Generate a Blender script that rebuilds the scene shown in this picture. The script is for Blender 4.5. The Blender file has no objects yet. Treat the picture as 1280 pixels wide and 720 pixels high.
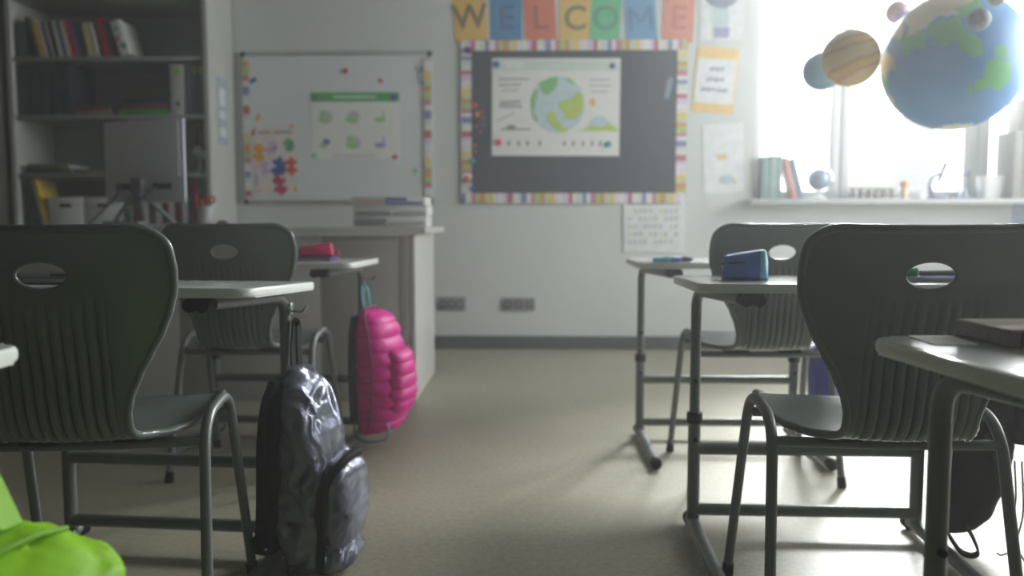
import bpy, bmesh, math, random
from mathutils import Vector, Matrix, noise
random.seed(7)
S = bpy.context.scene
COL = S.collection
PI = math.pi
R = math.radians

# ------------------------------------------------------------------ camera
F = 1050.0
CAM = Vector((0, 0, 0.85))
PITCH, YAW = R(4.47), R(1.36)
CROT = Matrix.Rotation(YAW, 3, 'Z') @ Matrix.Rotation(PI / 2 - PITCH, 3, 'X')


def P(px, py, Y):
    """world point on the plane y=Y seen at a pixel of the 1280x720 photograph"""
    d = CROT @ Vector(((px - 640) / F, -(py - 360) / F, -1.0))
    return CAM + d * ((Y - CAM.y) / d.y)


# ------------------------------------------------------------------ materials
def lin(c):
    c = c / 255.0
    return c / 12.92 if c <= 0.04045 else ((c + 0.055) / 1.055) ** 2.4


def L3(rgb):
    return (lin(rgb[0]), lin(rgb[1]), lin(rgb[2]), 1)


_M = {}


def M(name, rgb, rough=0.5, metal=0.0, var=0.07, nscale=18.0, bump=0.0, bscale=120.0, spec=0.5, detail=4.0, emit=0.0):
    if name in _M:
        return _M[name]
    m = bpy.data.materials.new(name)
    m.use_nodes = True
    nt = m.node_tree
    b = nt.nodes['Principled BSDF']
    tc = nt.nodes.new('ShaderNodeTexCoord')
    n = nt.nodes.new('ShaderNodeTexNoise')
    n.inputs['Scale'].default_value = nscale
    n.inputs['Detail'].default_value = detail
    nt.links.new(tc.outputs['Object'], n.inputs['Vector'])
    r = nt.nodes.new('ShaderNodeValToRGB')
    c = L3(rgb)
    r.color_ramp.elements[0].position = 0.3
    r.color_ramp.elements[1].position = 0.7
    r.color_ramp.elements[0].color = tuple(x * (1 - var) for x in c[:3]) + (1,)
    r.color_ramp.elements[1].color = tuple(min(1, x * (1 + var)) for x in c[:3]) + (1,)
    nt.links.new(n.outputs['Fac'], r.inputs['Fac'])
    nt.links.new(r.outputs['Color'], b.inputs['Base Color'])
    b.inputs['Roughness'].default_value = rough
    b.inputs['Metallic'].default_value = metal
    b.inputs['Specular IOR Level'].default_value = spec
    if bump:
        n2 = nt.nodes.new('ShaderNodeTexNoise')
        n2.inputs['Scale'].default_value = bscale
        n2.inputs['Detail'].default_value = 5
        nt.links.new(tc.outputs['Object'], n2.inputs['Vector'])
        bp = nt.nodes.new('ShaderNodeBump')
        bp.inputs['Strength'].default_value = bump
        bp.inputs['Distance'].default_value = 0.01
        nt.links.new(n2.outputs['Fac'], bp.inputs['Height'])
        nt.links.new(bp.outputs['Normal'], b.inputs['Normal'])
    _M[name] = m
    return m


def emissive(name, rgb, s):
    m = bpy.data.materials.new(name)
    m.use_nodes = True
    nt = m.node_tree
    nt.nodes.remove(nt.nodes['Principled BSDF'])
    e = nt.nodes.new('ShaderNodeEmission')
    e.inputs['Color'].default_value = L3(rgb)
    e.inputs['Strength'].default_value = s
    nt.links.new(e.outputs[0], nt.nodes['Material Output'].inputs['Surface'])
    return m


def glass_mat():
    m = bpy.data.materials.new('window_glass')
    m.use_nodes = True
    nt = m.node_tree
    nt.nodes.remove(nt.nodes['Principled BSDF'])
    t = nt.nodes.new('ShaderNodeBsdfTransparent')
    t.inputs['Color'].default_value = (0.97, 0.98, 0.98, 1)
    g = nt.nodes.new('ShaderNodeBsdfGlossy')
    g.inputs['Roughness'].default_value = 0.02
    fr = nt.nodes.new('ShaderNodeFresnel')
    fr.inputs['IOR'].default_value = 1.3
    mx = nt.nodes.new('ShaderNodeMixShader')
    nt.links.new(fr.outputs[0], mx.inputs[0])
    nt.links.new(t.outputs[0], mx.inputs[1])
    nt.links.new(g.outputs[0], mx.inputs[2])
    nt.links.new(mx.outputs[0], nt.nodes['Material Output'].inputs['Surface'])
    return m


# ------------------------------------------------------------------ mesh helpers
def rp(a):
    return a


def add_box(bm, c, s, bev=0.0, rot=None, mi=0, seg=2):
    r = bmesh.ops.create_cube(bm, size=1.0)
    vs = r['verts']
    mat = Matrix.Translation(Vector(c))
    if rot is not None:
        mat = mat @ rot.to_4x4()
    mat = mat @ Matrix.Diagonal((s[0], s[1], s[2], 1))
    bmesh.ops.transform(bm, matrix=mat, verts=vs)
    fs = set(f for v in vs for f in v.link_faces)
    for f in fs:
        f.material_index = mi
    if bev > 0:
        es = list(set(e for v in vs for e in v.link_edges))
        rr = bmesh.ops.bevel(bm, geom=es, offset=bev, segments=seg, profile=0.5, affect='EDGES', clamp_overlap=True)
        for f in rr['faces']:
            f.material_index = mi


def add_tube(bm, pts, r, seg=12, closed=False, mi=0, cap=True, flat=1.0, up=None):
    pts = [Vector(p) for p in pts]
    n = len(pts)
    rs = r if isinstance(r, (list, tuple)) else [r] * n
    rings = []
    prev = None
    for i, p in enumerate(pts):
        if closed:
            t = (pts[(i + 1) % n] - pts[i - 1])
        else:
            t = pts[min(i + 1, n - 1)] - pts[max(i - 1, 0)]
        t.normalize()
        if prev is None:
            a = Vector(up) if up is not None else (Vector((0, 0, 1)) if abs(t.z) < 0.9 else Vector((1, 0, 0)))
            u = a - t * a.dot(t)
        else:
            u = prev - t * prev.dot(t)
        u.normalize()
        prev = u
        w = t.cross(u)
        ring = []
        for k in range(seg):
            an = 2 * PI * k / seg
            ring.append(bm.verts.new(p + (u * math.cos(an) * flat + w * math.sin(an)) * rs[i]))
        rings.append(ring)
    for i in range(n if closed else n - 1):
        a, b = rings[i], rings[(i + 1) % n]
        for k in range(seg):
            f = bm.faces.new((a[k], a[(k + 1) % seg], b[(k + 1) % seg], b[k]))
            f.material_index = mi
    if cap and not closed:
        f = bm.faces.new(rings[0][::-1]); f.material_index = mi
        f = bm.faces.new(rings[-1]); f.material_index = mi


def add_loft(bm, rings, mi=0, cap=True):
    vr = [[bm.verts.new(p) for p in ring] for ring in rings]
    n = len(vr[0])
    for a, b in zip(vr, vr[1:]):
        for k in range(n):
            f = bm.faces.new((a[k], a[(k + 1) % n], b[(k + 1) % n], b[k]))
            f.material_index = mi
    if cap:
        f = bm.faces.new(vr[0][::-1]); f.material_index = mi
        f = bm.faces.new(vr[-1]); f.material_index = mi


def add_lathe(bm, prof, c=(0, 0, 0), seg=24, mi=0, rot=None):
    c = Vector(c)
    rings = []
    for (r, z) in prof:
        ring = []
        for k in range(seg):
            v = Vector((max(r, 1e-4) * math.cos(2 * PI * k / seg), max(r, 1e-4) * math.sin(2 * PI * k / seg), z))
            if rot is not None:
                v = rot @ v
            ring.append(c + v)
        rings.append(ring)
    add_loft(bm, rings, mi)


def add_prism(bm, poly, y0, y1, mi=0, axes='xz'):
    """polygon in x,z extruded along y (axes 'xz'), or in x,y extruded along z ('xy')"""
    def mk(p, h):
        return Vector((p[0], h, p[1])) if axes == 'xz' else Vector((p[0], p[1], h))
    a = [bm.verts.new(mk(p, y0)) for p in poly]
    b = [bm.verts.new(mk(p, y1)) for p in poly]
    n = len(poly)
    fs = [bm.faces.new(a[::-1]), bm.faces.new(b)]
    for k in range(n):
        fs.append(bm.faces.new((a[k], a[(k + 1) % n], b[(k + 1) % n], b[k])))
    for f in fs:
        f.material_index = mi
    return fs


def bend(pts, rad, n=6):
    pts = [Vector(p) for p in pts]
    out = [pts[0]]
    for a, b, c in zip(pts, pts[1:], pts[2:]):
        r = min(rad, (a - b).length * 0.49, (c - b).length * 0.49)
        p, q = b + (a - b).normalized() * r, b + (c - b).normalized() * r
        for k in range(n + 1):
            t = k / n
            out.append(p * (1 - t) ** 2 + b * 2 * t * (1 - t) + q * t ** 2)
    out.append(pts[-1])
    return out


def rrect(w, h, r, n=6):
    out = []
    for cx, cy, a0 in ((w / 2 - r, h / 2 - r, 0), (-w / 2 + r, h / 2 - r, 90), (-w / 2 + r, -h / 2 + r, 180), (w / 2 - r, -h / 2 + r, 270)):
        for k in range(n + 1):
            a = R(a0 + 90 * k / n)
            out.append((cx + r * math.cos(a), cy + r * math.sin(a)))
    return out


def disc(cx, cz, rx, rz=None, n=20):
    rz = rz or rx
    return [(cx + rx * math.cos(2 * PI * k / n), cz + rz * math.sin(2 * PI * k / n)) for k in range(n)]


def finish(name, bm, mats, parent=None, loc=(0, 0, 0), rot=(0, 0, 0), smooth=35, recalc=True):
    if recalc:
        bmesh.ops.recalc_face_normals(bm, faces=bm.faces[:])
    if smooth:
        for f in bm.faces:
            f.smooth = True
        for e in bm.edges:
            if len(e.link_faces) == 2 and e.calc_face_angle(0) > R(smooth):
                e.smooth = False
    me = bpy.data.meshes.new(name)
    bm.to_mesh(me)
    bm.free()
    for m in (mats if isinstance(mats, (list, tuple)) else [mats]):
        me.materials.append(m)
    o = bpy.data.objects.new(name, me)
    COL.objects.link(o)
    o.location = loc
    o.rotation_euler = rot
    if parent is not None:
        o.parent = parent
    return o


def tag(o, label, cat, group=None, kind=None):
    o['label'] = label
    o['category'] = cat
    if group:
        o['group'] = group
    if kind:
        o['kind'] = kind
    return o


def thing(name, label, cat, loc=(0, 0, 0), rot=(0, 0, 0), group=None):
    o = bpy.data.objects.new(name, None)
    COL.objects.link(o)
    o.location = loc
    o.rotation_euler = rot
    o.empty_display_size = 0.1
    return tag(o, label, cat, group)


def struct(o):
    o['kind'] = 'structure'
    return o


def kids(o):
    return [c for c in ALLCH.get(o.name, [])]


def dup(root, children, loc, rot, label, group=None):
    r = root.copy(); COL.objects.link(r)
    r.location = loc; r.rotation_euler = rot; r['label'] = label
    if group:
        r['group'] = group
    for ch, subs in children:
        c = ch.copy(); COL.objects.link(c); c.parent = r
        for g in subs:
            d = g.copy(); COL.objects.link(d); d.parent = c
    return r


BM = bmesh.new

# ------------------------------------------------------------------ palette
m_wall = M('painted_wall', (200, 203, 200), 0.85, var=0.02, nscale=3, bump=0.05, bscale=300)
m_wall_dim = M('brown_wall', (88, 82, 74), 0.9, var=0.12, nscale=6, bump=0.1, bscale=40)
m_ceil = M('ceiling_paint', (150, 152, 151), 0.9, var=0.02)
m_skirt = M('skirting', (66, 67, 71), 0.55, var=0.04)
m_white = M('white_plastic', (226, 227, 227), 0.4, var=0.02)
m_frame = M('window_frame_white', (205, 208, 208), 0.4, var=0.02)
m_sill = M('sill_stone', (188, 192, 192), 0.4, var=0.05)
m_chair = M('chair_plastic', (98, 107, 104), 0.24, var=0.03, nscale=8, bump=0.06, bscale=900)
m_steel = M('grey_powder_coat', (106, 110, 109), 0.38, var=0.05, nscale=30, metal=0.25)
m_black = M('black_rubber', (11, 11, 12), 0.6, var=0.1, spec=0.2)
m_top = M('desk_laminate', (186, 190, 188), 0.16, var=0.03, nscale=40)
m_edge = M('desk_edge', (214, 218, 212), 0.3, var=0.02)
m_chrome = M('chrome', (190, 190, 190), 0.2, metal=1.0, var=0.02)
m_counter = M('counter_front', (176, 173, 171), 0.5, var=0.03, nscale=5)
m_counter_top = M('counter_top', (190, 189, 185), 0.35, var=0.02)
m_shelf = M('shelf_board', (142, 146, 146), 0.5, var=0.03, nscale=6)
m_shelf_side = M('shelf_side', (176, 178, 173), 0.5, var=0.02, nscale=6)
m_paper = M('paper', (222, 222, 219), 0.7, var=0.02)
m_pages = M('book_pages', (196, 194, 188), 0.8, var=0.06, nscale=80)
m_pinboard = M('blackboard', (42, 46, 60), 0.55, var=0.08, nscale=4)
m_wboard = M('whiteboard', (212, 217, 219), 0.22, var=0.01)


def floor_mat():
    m = bpy.data.materials.new('linoleum')
    m.use_nodes = True
    nt = m.node_tree
    b = nt.nodes['Principled BSDF']
    tc = nt.nodes.new('ShaderNodeTexCoord')
    n1 = nt.nodes.new('ShaderNodeTexNoise'); n1.inputs['Scale'].default_value = 60; n1.inputs['Detail'].default_value = 8
    n2 = nt.nodes.new('ShaderNodeTexNoise'); n2.inputs['Scale'].default_value = 2.2; n2.inputs['Detail'].default_value = 5
    for n in (n1, n2):
        nt.links.new(tc.outputs['Object'], n.inputs['Vector'])
    r1 = nt.nodes.new('ShaderNodeValToRGB')
    r1.color_ramp.elements[0].position = 0.35; r1.color_ramp.elements[0].color = L3((152, 147, 128))
    r1.color_ramp.elements[1].position = 0.7; r1.color_ramp.elements[1].color = L3((172, 167, 148))
    r2 = nt.nodes.new('ShaderNodeValToRGB')
    r2.color_ramp.elements[0].position = 0.3; r2.color_ramp.elements[0].color = (0.86, 0.86, 0.84, 1)
    r2.color_ramp.elements[1].position = 0.7; r2.color_ramp.elements[1].color = (1, 1, 1, 1)
    nt.links.new(n1.outputs['Fac'], r1.inputs['Fac']); nt.links.new(n2.outputs['Fac'], r2.inputs['Fac'])
    mx = nt.nodes.new('ShaderNodeMix'); mx.data_type = 'RGBA'; mx.blend_type = 'MULTIPLY'
    mx.inputs['Factor'].default_value = 1
    nt.links.new(r1.outputs['Color'], mx.inputs[6]); nt.links.new(r2.outputs['Color'], mx.inputs[7])
    nt.links.new(mx.outputs[2], b.inputs['Base Color'])
    rr = nt.nodes.new('ShaderNodeMapRange')
    rr.inputs['To Min'].default_value = 0.36; rr.inputs['To Max'].default_value = 0.5
    nt.links.new(n2.outputs['Fac'], rr.inputs['Value'])
    nt.links.new(rr.outputs[0], b.inputs['Roughness'])
    b.inputs['Specular IOR Level'].default_value = 0.6
    return m


# ------------------------------------------------------------------ room shell
XL, XR, YB, YF, ZC = -3.26, 3.75, 5.61, -3.0, 2.95
WX0, WX1 = P(945, 150, YB).x, 3.55
WZ0, WZ1 = 1.0, 2.75
T = 0.2
bm = BM(); add_box(bm, ((XL + XR) / 2, (YB + YF) / 2, -0.05), (XR - XL + 0.6, YB - YF + 0.6, 0.1))
struct(finish('floor', bm, floor_mat(), smooth=0))
bm = BM(); add_box(bm, ((XL + XR) / 2, (YB + YF) / 2, ZC + 0.05), (XR - XL + 0.6, YB - YF + 0.6, 0.1))
struct(finish('ceiling', bm, m_ceil, smooth=0))


def wall_y(name, y0, y1, x0, x1, hole=None, mat=m_wall):
    bm = BM()
    def b(xa, xb, za, zb):
        add_box(bm, ((xa + xb) / 2, (y0 + y1) / 2, (za + zb) / 2), (xb - xa, y1 - y0, zb - za))
    if hole:
        hx0, hx1, hz0, hz1 = hole
        b(x0, hx0, 0, ZC); b(hx1, x1, 0, ZC); b(hx0, hx1, 0, hz0); b(hx0, hx1, hz1, ZC)
    else:
        b(x0, x1, 0, ZC)
    return struct(finish(name, bm, mat, smooth=0))


def wall_x(name, x0, x1, y0, y1, hole=None, mat=m_wall):
    bm = BM()
    def b(ya, yb, za, zb):
        add_box(bm, ((x0 + x1) / 2, (ya + yb) / 2, (za + zb) / 2), (x1 - x0, yb - ya, zb - za))
    if hole:
        hy0, hy1, hz0, hz1 = hole
        b(y0, hy0, 0, ZC); b(hy1, y1, 0, ZC); b(hy0, hy1, 0, hz0); b(hy0, hy1, hz1, ZC)
    else:
        b(y0, y1, 0, ZC)
    return struct(finish(name, bm, mat, smooth=0))


wall_y('wall_back', YB, YB + T, XL - T, XR + T, (WX0, WX1, WZ0, WZ1))
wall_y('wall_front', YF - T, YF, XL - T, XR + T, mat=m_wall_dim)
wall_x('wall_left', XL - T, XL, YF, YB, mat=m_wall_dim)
RY0, RY1 = 2.2, 5.2
wall_x('wall_right', XR, XR + T, YF, YB, (RY0, RY1, WZ0, WZ1))
bm = BM()
add_box(bm, ((XL + XR) / 2, YB - 0.009, 0.045), (XR - XL, 0.016, 0.088), 0.003)
struct(finish('baseboard_back', bm, m_skirt))
bm = BM()
add_box(bm, (XR - 0.009, (YB + YF) / 2, 0.045), (0.016, YB - YF - 0.06, 0.088), 0.003)
struct(finish('baseboard_right', bm, m_skirt))

m_glass = glass_mat()
# back window: frame with mullions, panes and a sill
YWF = YB + 0.13
fr = thing('window_1', 'x', 'window'); del fr['label']; del fr['category']; fr['kind'] = 'structure'
bm = BM()
mull = [(P(1037, 150, YWF).x, P(1061, 150, YWF).x), (P(1204, 190, YWF).x, P(1233, 190, YWF).x)]
zc, zh = (WZ0 + WZ1) / 2, WZ1 - WZ0
add_box(bm, (WX0 + 0.03, YWF, zc), (0.06, 0.07, zh), 0.006)
add_box(bm, (WX1 - 0.03, YWF, zc), (0.06, 0.07, zh), 0.006)
for a, b in mull:
    w = (b - a) * 0.47
    add_box(bm, (a + w / 2, YWF, zc), (w, 0.07, zh), 0.006)
    add_box(bm, (b - w / 2, YWF - 0.005, zc), (w, 0.07, zh), 0.006)
add_box(bm, ((WX0 + WX1) / 2, YWF, WZ0 + 0.03), (WX1 - WX0, 0.065, 0.06), 0.006)
add_box(bm, ((WX0 + WX1) / 2, YWF, WZ1 - 0.03), (WX1 - WX0, 0.065, 0.06), 0.006)
finish('window_frame', bm, m_frame, fr)
edges = [WX0] + [v for ab in mull for v in ab] + [WX1]
for i in range(0, len(edges), 2):
    bm = BM(); a, b = edges[i], edges[i + 1]
    add_box(bm, ((a + b) / 2, YWF, zc), (b - a, 0.006, zh - 0.1))
    finish('window_pane', bm, m_glass, fr, smooth=0)
bm = BM()
add_box(bm, ((WX0 - 0.06 + WX1 + 0.06) / 2, YB - 0.04, WZ0 - 0.016), (WX1 - WX0 + 0.12, 0.24, 0.032), 0.006)
finish('window_sill', bm, m_sill, fr)
# window in the side wall, beyond the frame
XWF = XR + 0.13
fr2 = bpy.data.objects.new('window_2', None); COL.objects.link(fr2); fr2['kind'] = 'structure'
bm = BM()
for yy in (RY0 + 0.03, RY0 + (RY1 - RY0) / 3, RY0 + 2 * (RY1 - RY0) / 3, RY1 - 0.03):
    add_box(bm, (XWF, yy, zc), (0.07, 0.09, zh), 0.006)
for zz in (WZ0 + 0.03, WZ1 - 0.03):
    add_box(bm, (XWF, (RY0 + RY1) / 2, zz), (0.065, RY1 - RY0, 0.06), 0.006)
finish('window_frame', bm, m_frame, fr2)
bm = BM(); add_box(bm, (XWF, (RY0 + RY1) / 2, zc), (0.006, RY1 - RY0 - 0.05, zh - 0.05))
finish('window_pane', bm, m_glass, fr2, smooth=0)
bm = BM(); add_box(bm, (XR + 0.04, (RY0 + RY1) / 2, WZ0 - 0.016), (0.24, RY1 - RY0 + 0.1, 0.032), 0.006)
finish('window_sill', bm, m_sill, fr2)

# outside: overcast sky dome, ground, pale louvred building across the yard
bm = BM()
bmesh.ops.create_uvsphere(bm, u_segments=32, v_segments=16, radius=26)
for f in bm.faces:
    f.normal_flip()
o = finish('sky', bm, emissive('overcast_sky', (250, 251, 252), 4.5), loc=(2, 6, -1), recalc=False)
struct(o)
bm = BM(); add_box(bm, (3, 6, -3.2), (50, 50, 0.1))
struct(finish('ground', bm, M('yard_concrete', (190, 190, 188), 0.9), smooth=0))
YO = 13.0
bt = thing('office_building', 'pale louvred building seen beyond the window pane under the big globe', 'building', (P(1138, 200, YO).x, YO, -3.15))
bx0, bx1 = P(1113, 200, YO).x - bt.location.x, P(1167, 200, YO).x - bt.location.x
ztop = P(1138, 146, YO).z + 3.15
bm = BM(); add_box(bm, ((bx0 + bx1) / 2, 1.0, ztop / 2), (bx1 - bx0, 2.0, ztop), 0.02)
finish('facade', bm, M('pale_facade', (116, 117, 120), 0.9), bt)
bm = BM()
for k in range(34):
    add_box(bm, ((bx0 + bx1) / 2, -0.03, ztop - 0.1 - k * 0.09), (bx1 - bx0, 0.06, 0.035))
finish('louvres', bm, M('louvre_grey', (100, 102, 108), 0.8), bt, smooth=0)

# ------------------------------------------------------------------ chairs
def spline(pts, n):
    out = []
    P_ = [Vector(p) for p in pts]
    P_ = [P_[0] * 2 - P_[1]] + P_ + [P_[-1] * 2 - P_[-2]]
    m = len(P_) - 3
    for i in range(m):
        for k in range(n):
            t = k / n
            a, b, c, d = P_[i:i + 4]
            out.append(0.5 * ((2 * b) + (c - a) * t + (2 * a - 5 * b + 4 * c - d) * t * t + (3 * b - a - 3 * c + d) * t ** 3))
    out.append(P_[-2])
    return out


def interp(tab, x):
    if x <= tab[0][0]:
        return tab[0][1]
    for (a, va), (b, vb) in zip(tab, tab[1:]):
        if x <= b:
            t = (x - a) / (b - a)
            t = t * t * (3 - 2 * t) * 0.4 + t * 0.6
            return va + (vb - va) * t
    return tab[-1][1]


def make_shell():
    prof = [(0, .838), (.006, .80), (.016, .74), (.028, .68), (.040, .62), (.050, .57), (.057, .53), (.066, .495), (.082, .466),
            (.108, .449), (.15, .442), (.20, .441), (.26, .445), (.32, .452), (.38, .460), (.43, .463), (.462, .455), (.478, .440)]
    c = spline([(0, p[0], p[1]) for p in prof], 12)
    # arc length
    s = [0]
    for a, b in zip(c, c[1:]):
        s.append(s[-1] + (b - a).length)
    tot = s[-1]
    def at(q):
        q = min(max(q, 0), tot)
        for i in range(len(s) - 1):
            if q <= s[i + 1]:
                t = (q - s[i]) / max(1e-9, s[i + 1] - s[i])
                return c[i].lerp(c[i + 1], t), (c[i + 1] - c[i]).normalized()
        return c[-1], (c[-1] - c[-2]).normalized()
    # half width along arc length (from the top edge)
    wt = [(0.0, .197), (.03, .2035), (.08, .2085), (.115, .207), (.15, .198), (.19, .182), (.23, .160), (.27, .138), (.31, .121), (.345, .113),
          (.385, .112), (.42, .117), (.46, .135), (.50, .163), (.54, .186), (.59, .202), (.66, .207), (.73, .203), (tot, .190)]
    q = []
    x = 0.0
    while x < 0.06:
        q.append(x); x += 0.0022 if x < 0.012 else 0.005
    while x < tot - 0.06:
        q.append(x); x += 0.0062
    while x < tot:
        q.append(x); x += 0.005 if x < tot - 0.012 else 0.0022
    q.append(tot)
    rt, rf = 0.048, 0.055
    NX = 132
    bm = BM()
    grid, cen = [], []
    hc, hrx, hrz = 0.080, 0.0455, 0.0275
    for qi in q:
        w = interp(wt, qi)
        if qi < rt:
            w -= rt - math.sqrt(max(0, rt * rt - (rt - qi) ** 2))
        if tot - qi < rf:
            w -= rf - math.sqrt(max(0, rf * rf - (rf - (tot - qi)) ** 2))
        p, t = at(qi)
        nrm = Vector((0, -t.z, t.y))      # towards the sitter: +y on the back, +z on the seat
        if nrm.y < 0 and nrm.z < 0:
            nrm = -nrm
        row = []
        seatf = min(1, max(0, (qi - .36) / .12))
        for k in range(NX + 1):
            u = -1 + 2 * k / NX
            xx = w * u
            cur = (0.030 * (1 - seatf) + 0.004 * seatf) * (xx / 0.205) ** 2
            # flutes in the lower back
            g = 0.0
            a = abs(xx)
            if a < 0.098:
                start = 0.128 - 0.010 * (1 if a > 0.066 else 0)
                f = min(1, max(0, (qi - start) / 0.004)) * min(1, max(0, (0.445 - qi) / 0.05))
                if f > 0:
                    dep = 0.003 + 0.0115 * min(1, max(0, (qi - 0.15) / 0.13))
                    ph = math.cos(2 * PI * xx / 0.0196)
                    ww = 0.5 + 0.5 * ph
                    g = f * dep * (ww ** 1.6) * min(1, (0.098 - a) / 0.004)
            pos = Vector((xx, p.y, p.z)) + nrm * (cur + g)
            row.append((pos, xx, qi))
        grid.append(row)
    V = [[None] * (NX + 1) for _ in q]
    for i, row in enumerate(grid):
        for k, (pos, xx, qi) in enumerate(row):
            V[i][k] = bm.verts.new(pos)
    inside = lambda xx, qq: (xx / hrx) ** 2 + ((qq - hc) / hrz) ** 2
    hole = set()
    for i in range(len(q) - 1):
        for k in range(NX):
            cx = sum(grid[a][b][1] for a in (i, i + 1) for b in (k, k + 1)) / 4
            cq = (q[i] + q[i + 1]) / 2
            if inside(cx, cq) < 1:
                hole.add((i, k))
                continue
            bm.faces.new((V[i][k], V[i][k + 1], V[i + 1][k + 1], V[i + 1][k]))
    def surf(xx, qq):
        p, t = at(qq)
        nrm = Vector((0, -t.z, t.y))
        return Vector((xx, p.y, p.z)) + nrm * (0.030 * (xx / 0.205) ** 2)
    for (i, k) in hole:
        for a in (i, i + 1):
            for b in (k, k + 1):
                nb = [(a - 1, b - 1), (a - 1, b), (a, b - 1), (a, b)]
                if any(x not in hole for x in nb):
                    xx, qq = grid[a][b][1], q[a]
                    l = math.sqrt(inside(xx, qq)) or 1
                    V[a][b].co = surf(xx / l, hc + (qq - hc) / l)
    bmesh.ops.delete(bm, geom=[v for v in bm.verts if not v.link_faces], context='VERTS')
    bmesh.ops.recalc_face_normals(bm, faces=bm.faces[:])
    ext = bmesh.ops.solidify(bm, geom=bm.faces[:], thickness=0.005)
    # rolled rim round the outline and the hand hole
    nq = len(q)
    out = [grid[0][k][0] for k in range(0, NX + 1, 4)]
    out += [grid[i][NX][0] for i in range(1, nq - 1)]
    out += [grid[nq - 1][k][0] for k in range(NX, -1, -4)]
    out += [grid[i][0][0] for i in range(nq - 2, 0, -1)]
    cl = [out[0]]
    for p in out[1:]:
        if (p - cl[-1]).length > 0.003:
            cl.append(p)
    add_tube(bm, cl, 0.0082, 12, closed=True)
    add_tube(bm, [surf(hrx * math.cos(2 * PI * k / 48), hc + hrz * math.sin(2 * PI * k / 48)) for k in range(48)], 0.0052, 8, closed=True)
    return bm


chair0 = thing('school_chair', 'x', 'chair', group='grey school chairs')
shell = finish('seat_shell', make_shell(), m_chair, chair0, smooth=50)
CH = [(shell, [])]
for sx in (-1, 1):
    bm = BM()
    path = bend([(sx * .236, .10, .012), (sx * .216, .20, .462), (sx * .219, .405, .478), (sx * .238, .53, .012)], 0.075, 8)
    add_tube(bm, path, 0.0112, 14)
    lf = finish('leg_frame', bm, m_steel, chair0)
    subs = []
    for (fx, fy, tx, ty) in ((.236, .10, -.001, .005), (.238, .53, -.001, -.008)):
        bm = BM()
        add_tube(bm, [(sx * fx, fy, 0.0), (sx * fx, fy, 0.004), (sx * (fx + tx), fy + ty, 0.034)], [0.012, 0.0145, 0.0132], 14)
        subs.append(finish('foot_cap', bm, m_black, lf))
    CH.append((lf, subs))
for yy, zz in ((.185, .418), (.385, .432)):
    bm = BM()
    add_tube(bm, bend([(-.214, yy + 0.012, zz), (0, yy, zz), (.214, yy + 0.012, zz)], .1, 4), 0.0105, 12)
    CH.append((finish('crossbar', bm, m_steel, chair0), []))
for sx in (-1, 1):
    for c, sz in (((sx * .085, .20, .430), (.075, .05, .012)), ((sx * .085, .39, .442), (.075, .05, .018))):
        bm = BM(); add_box(bm, c, sz, 0.003)
        CH.append((finish('seat_mount', bm, m_black, chair0), []))
GC = 'grey school chairs'
chair0.location = (-.836, 1.40, 0); chair0.rotation_euler = (0, 0, R(8))
chair0['label'] = 'grey-green plastic school chair behind the lime backpack, facing the desk with the silver backpack'
dup(chair0, CH, (.683, 1.44, 0), (0, 0, R(-3)), 'grey plastic school chair behind the brown book, facing the desk with the blue pencil case', GC)
dup(chair0, CH, (-.952, 2.57, 0), (0, 0, R(0)), 'grey-green plastic school chair past the silver backpack, facing the desk with the pink pencil case', GC)
dup(chair0, CH, (.762, 2.56, 0), (0, 0, R(1)), 'grey plastic school chair just past the blue pencil case, facing the desk with loose pens', GC)


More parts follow.
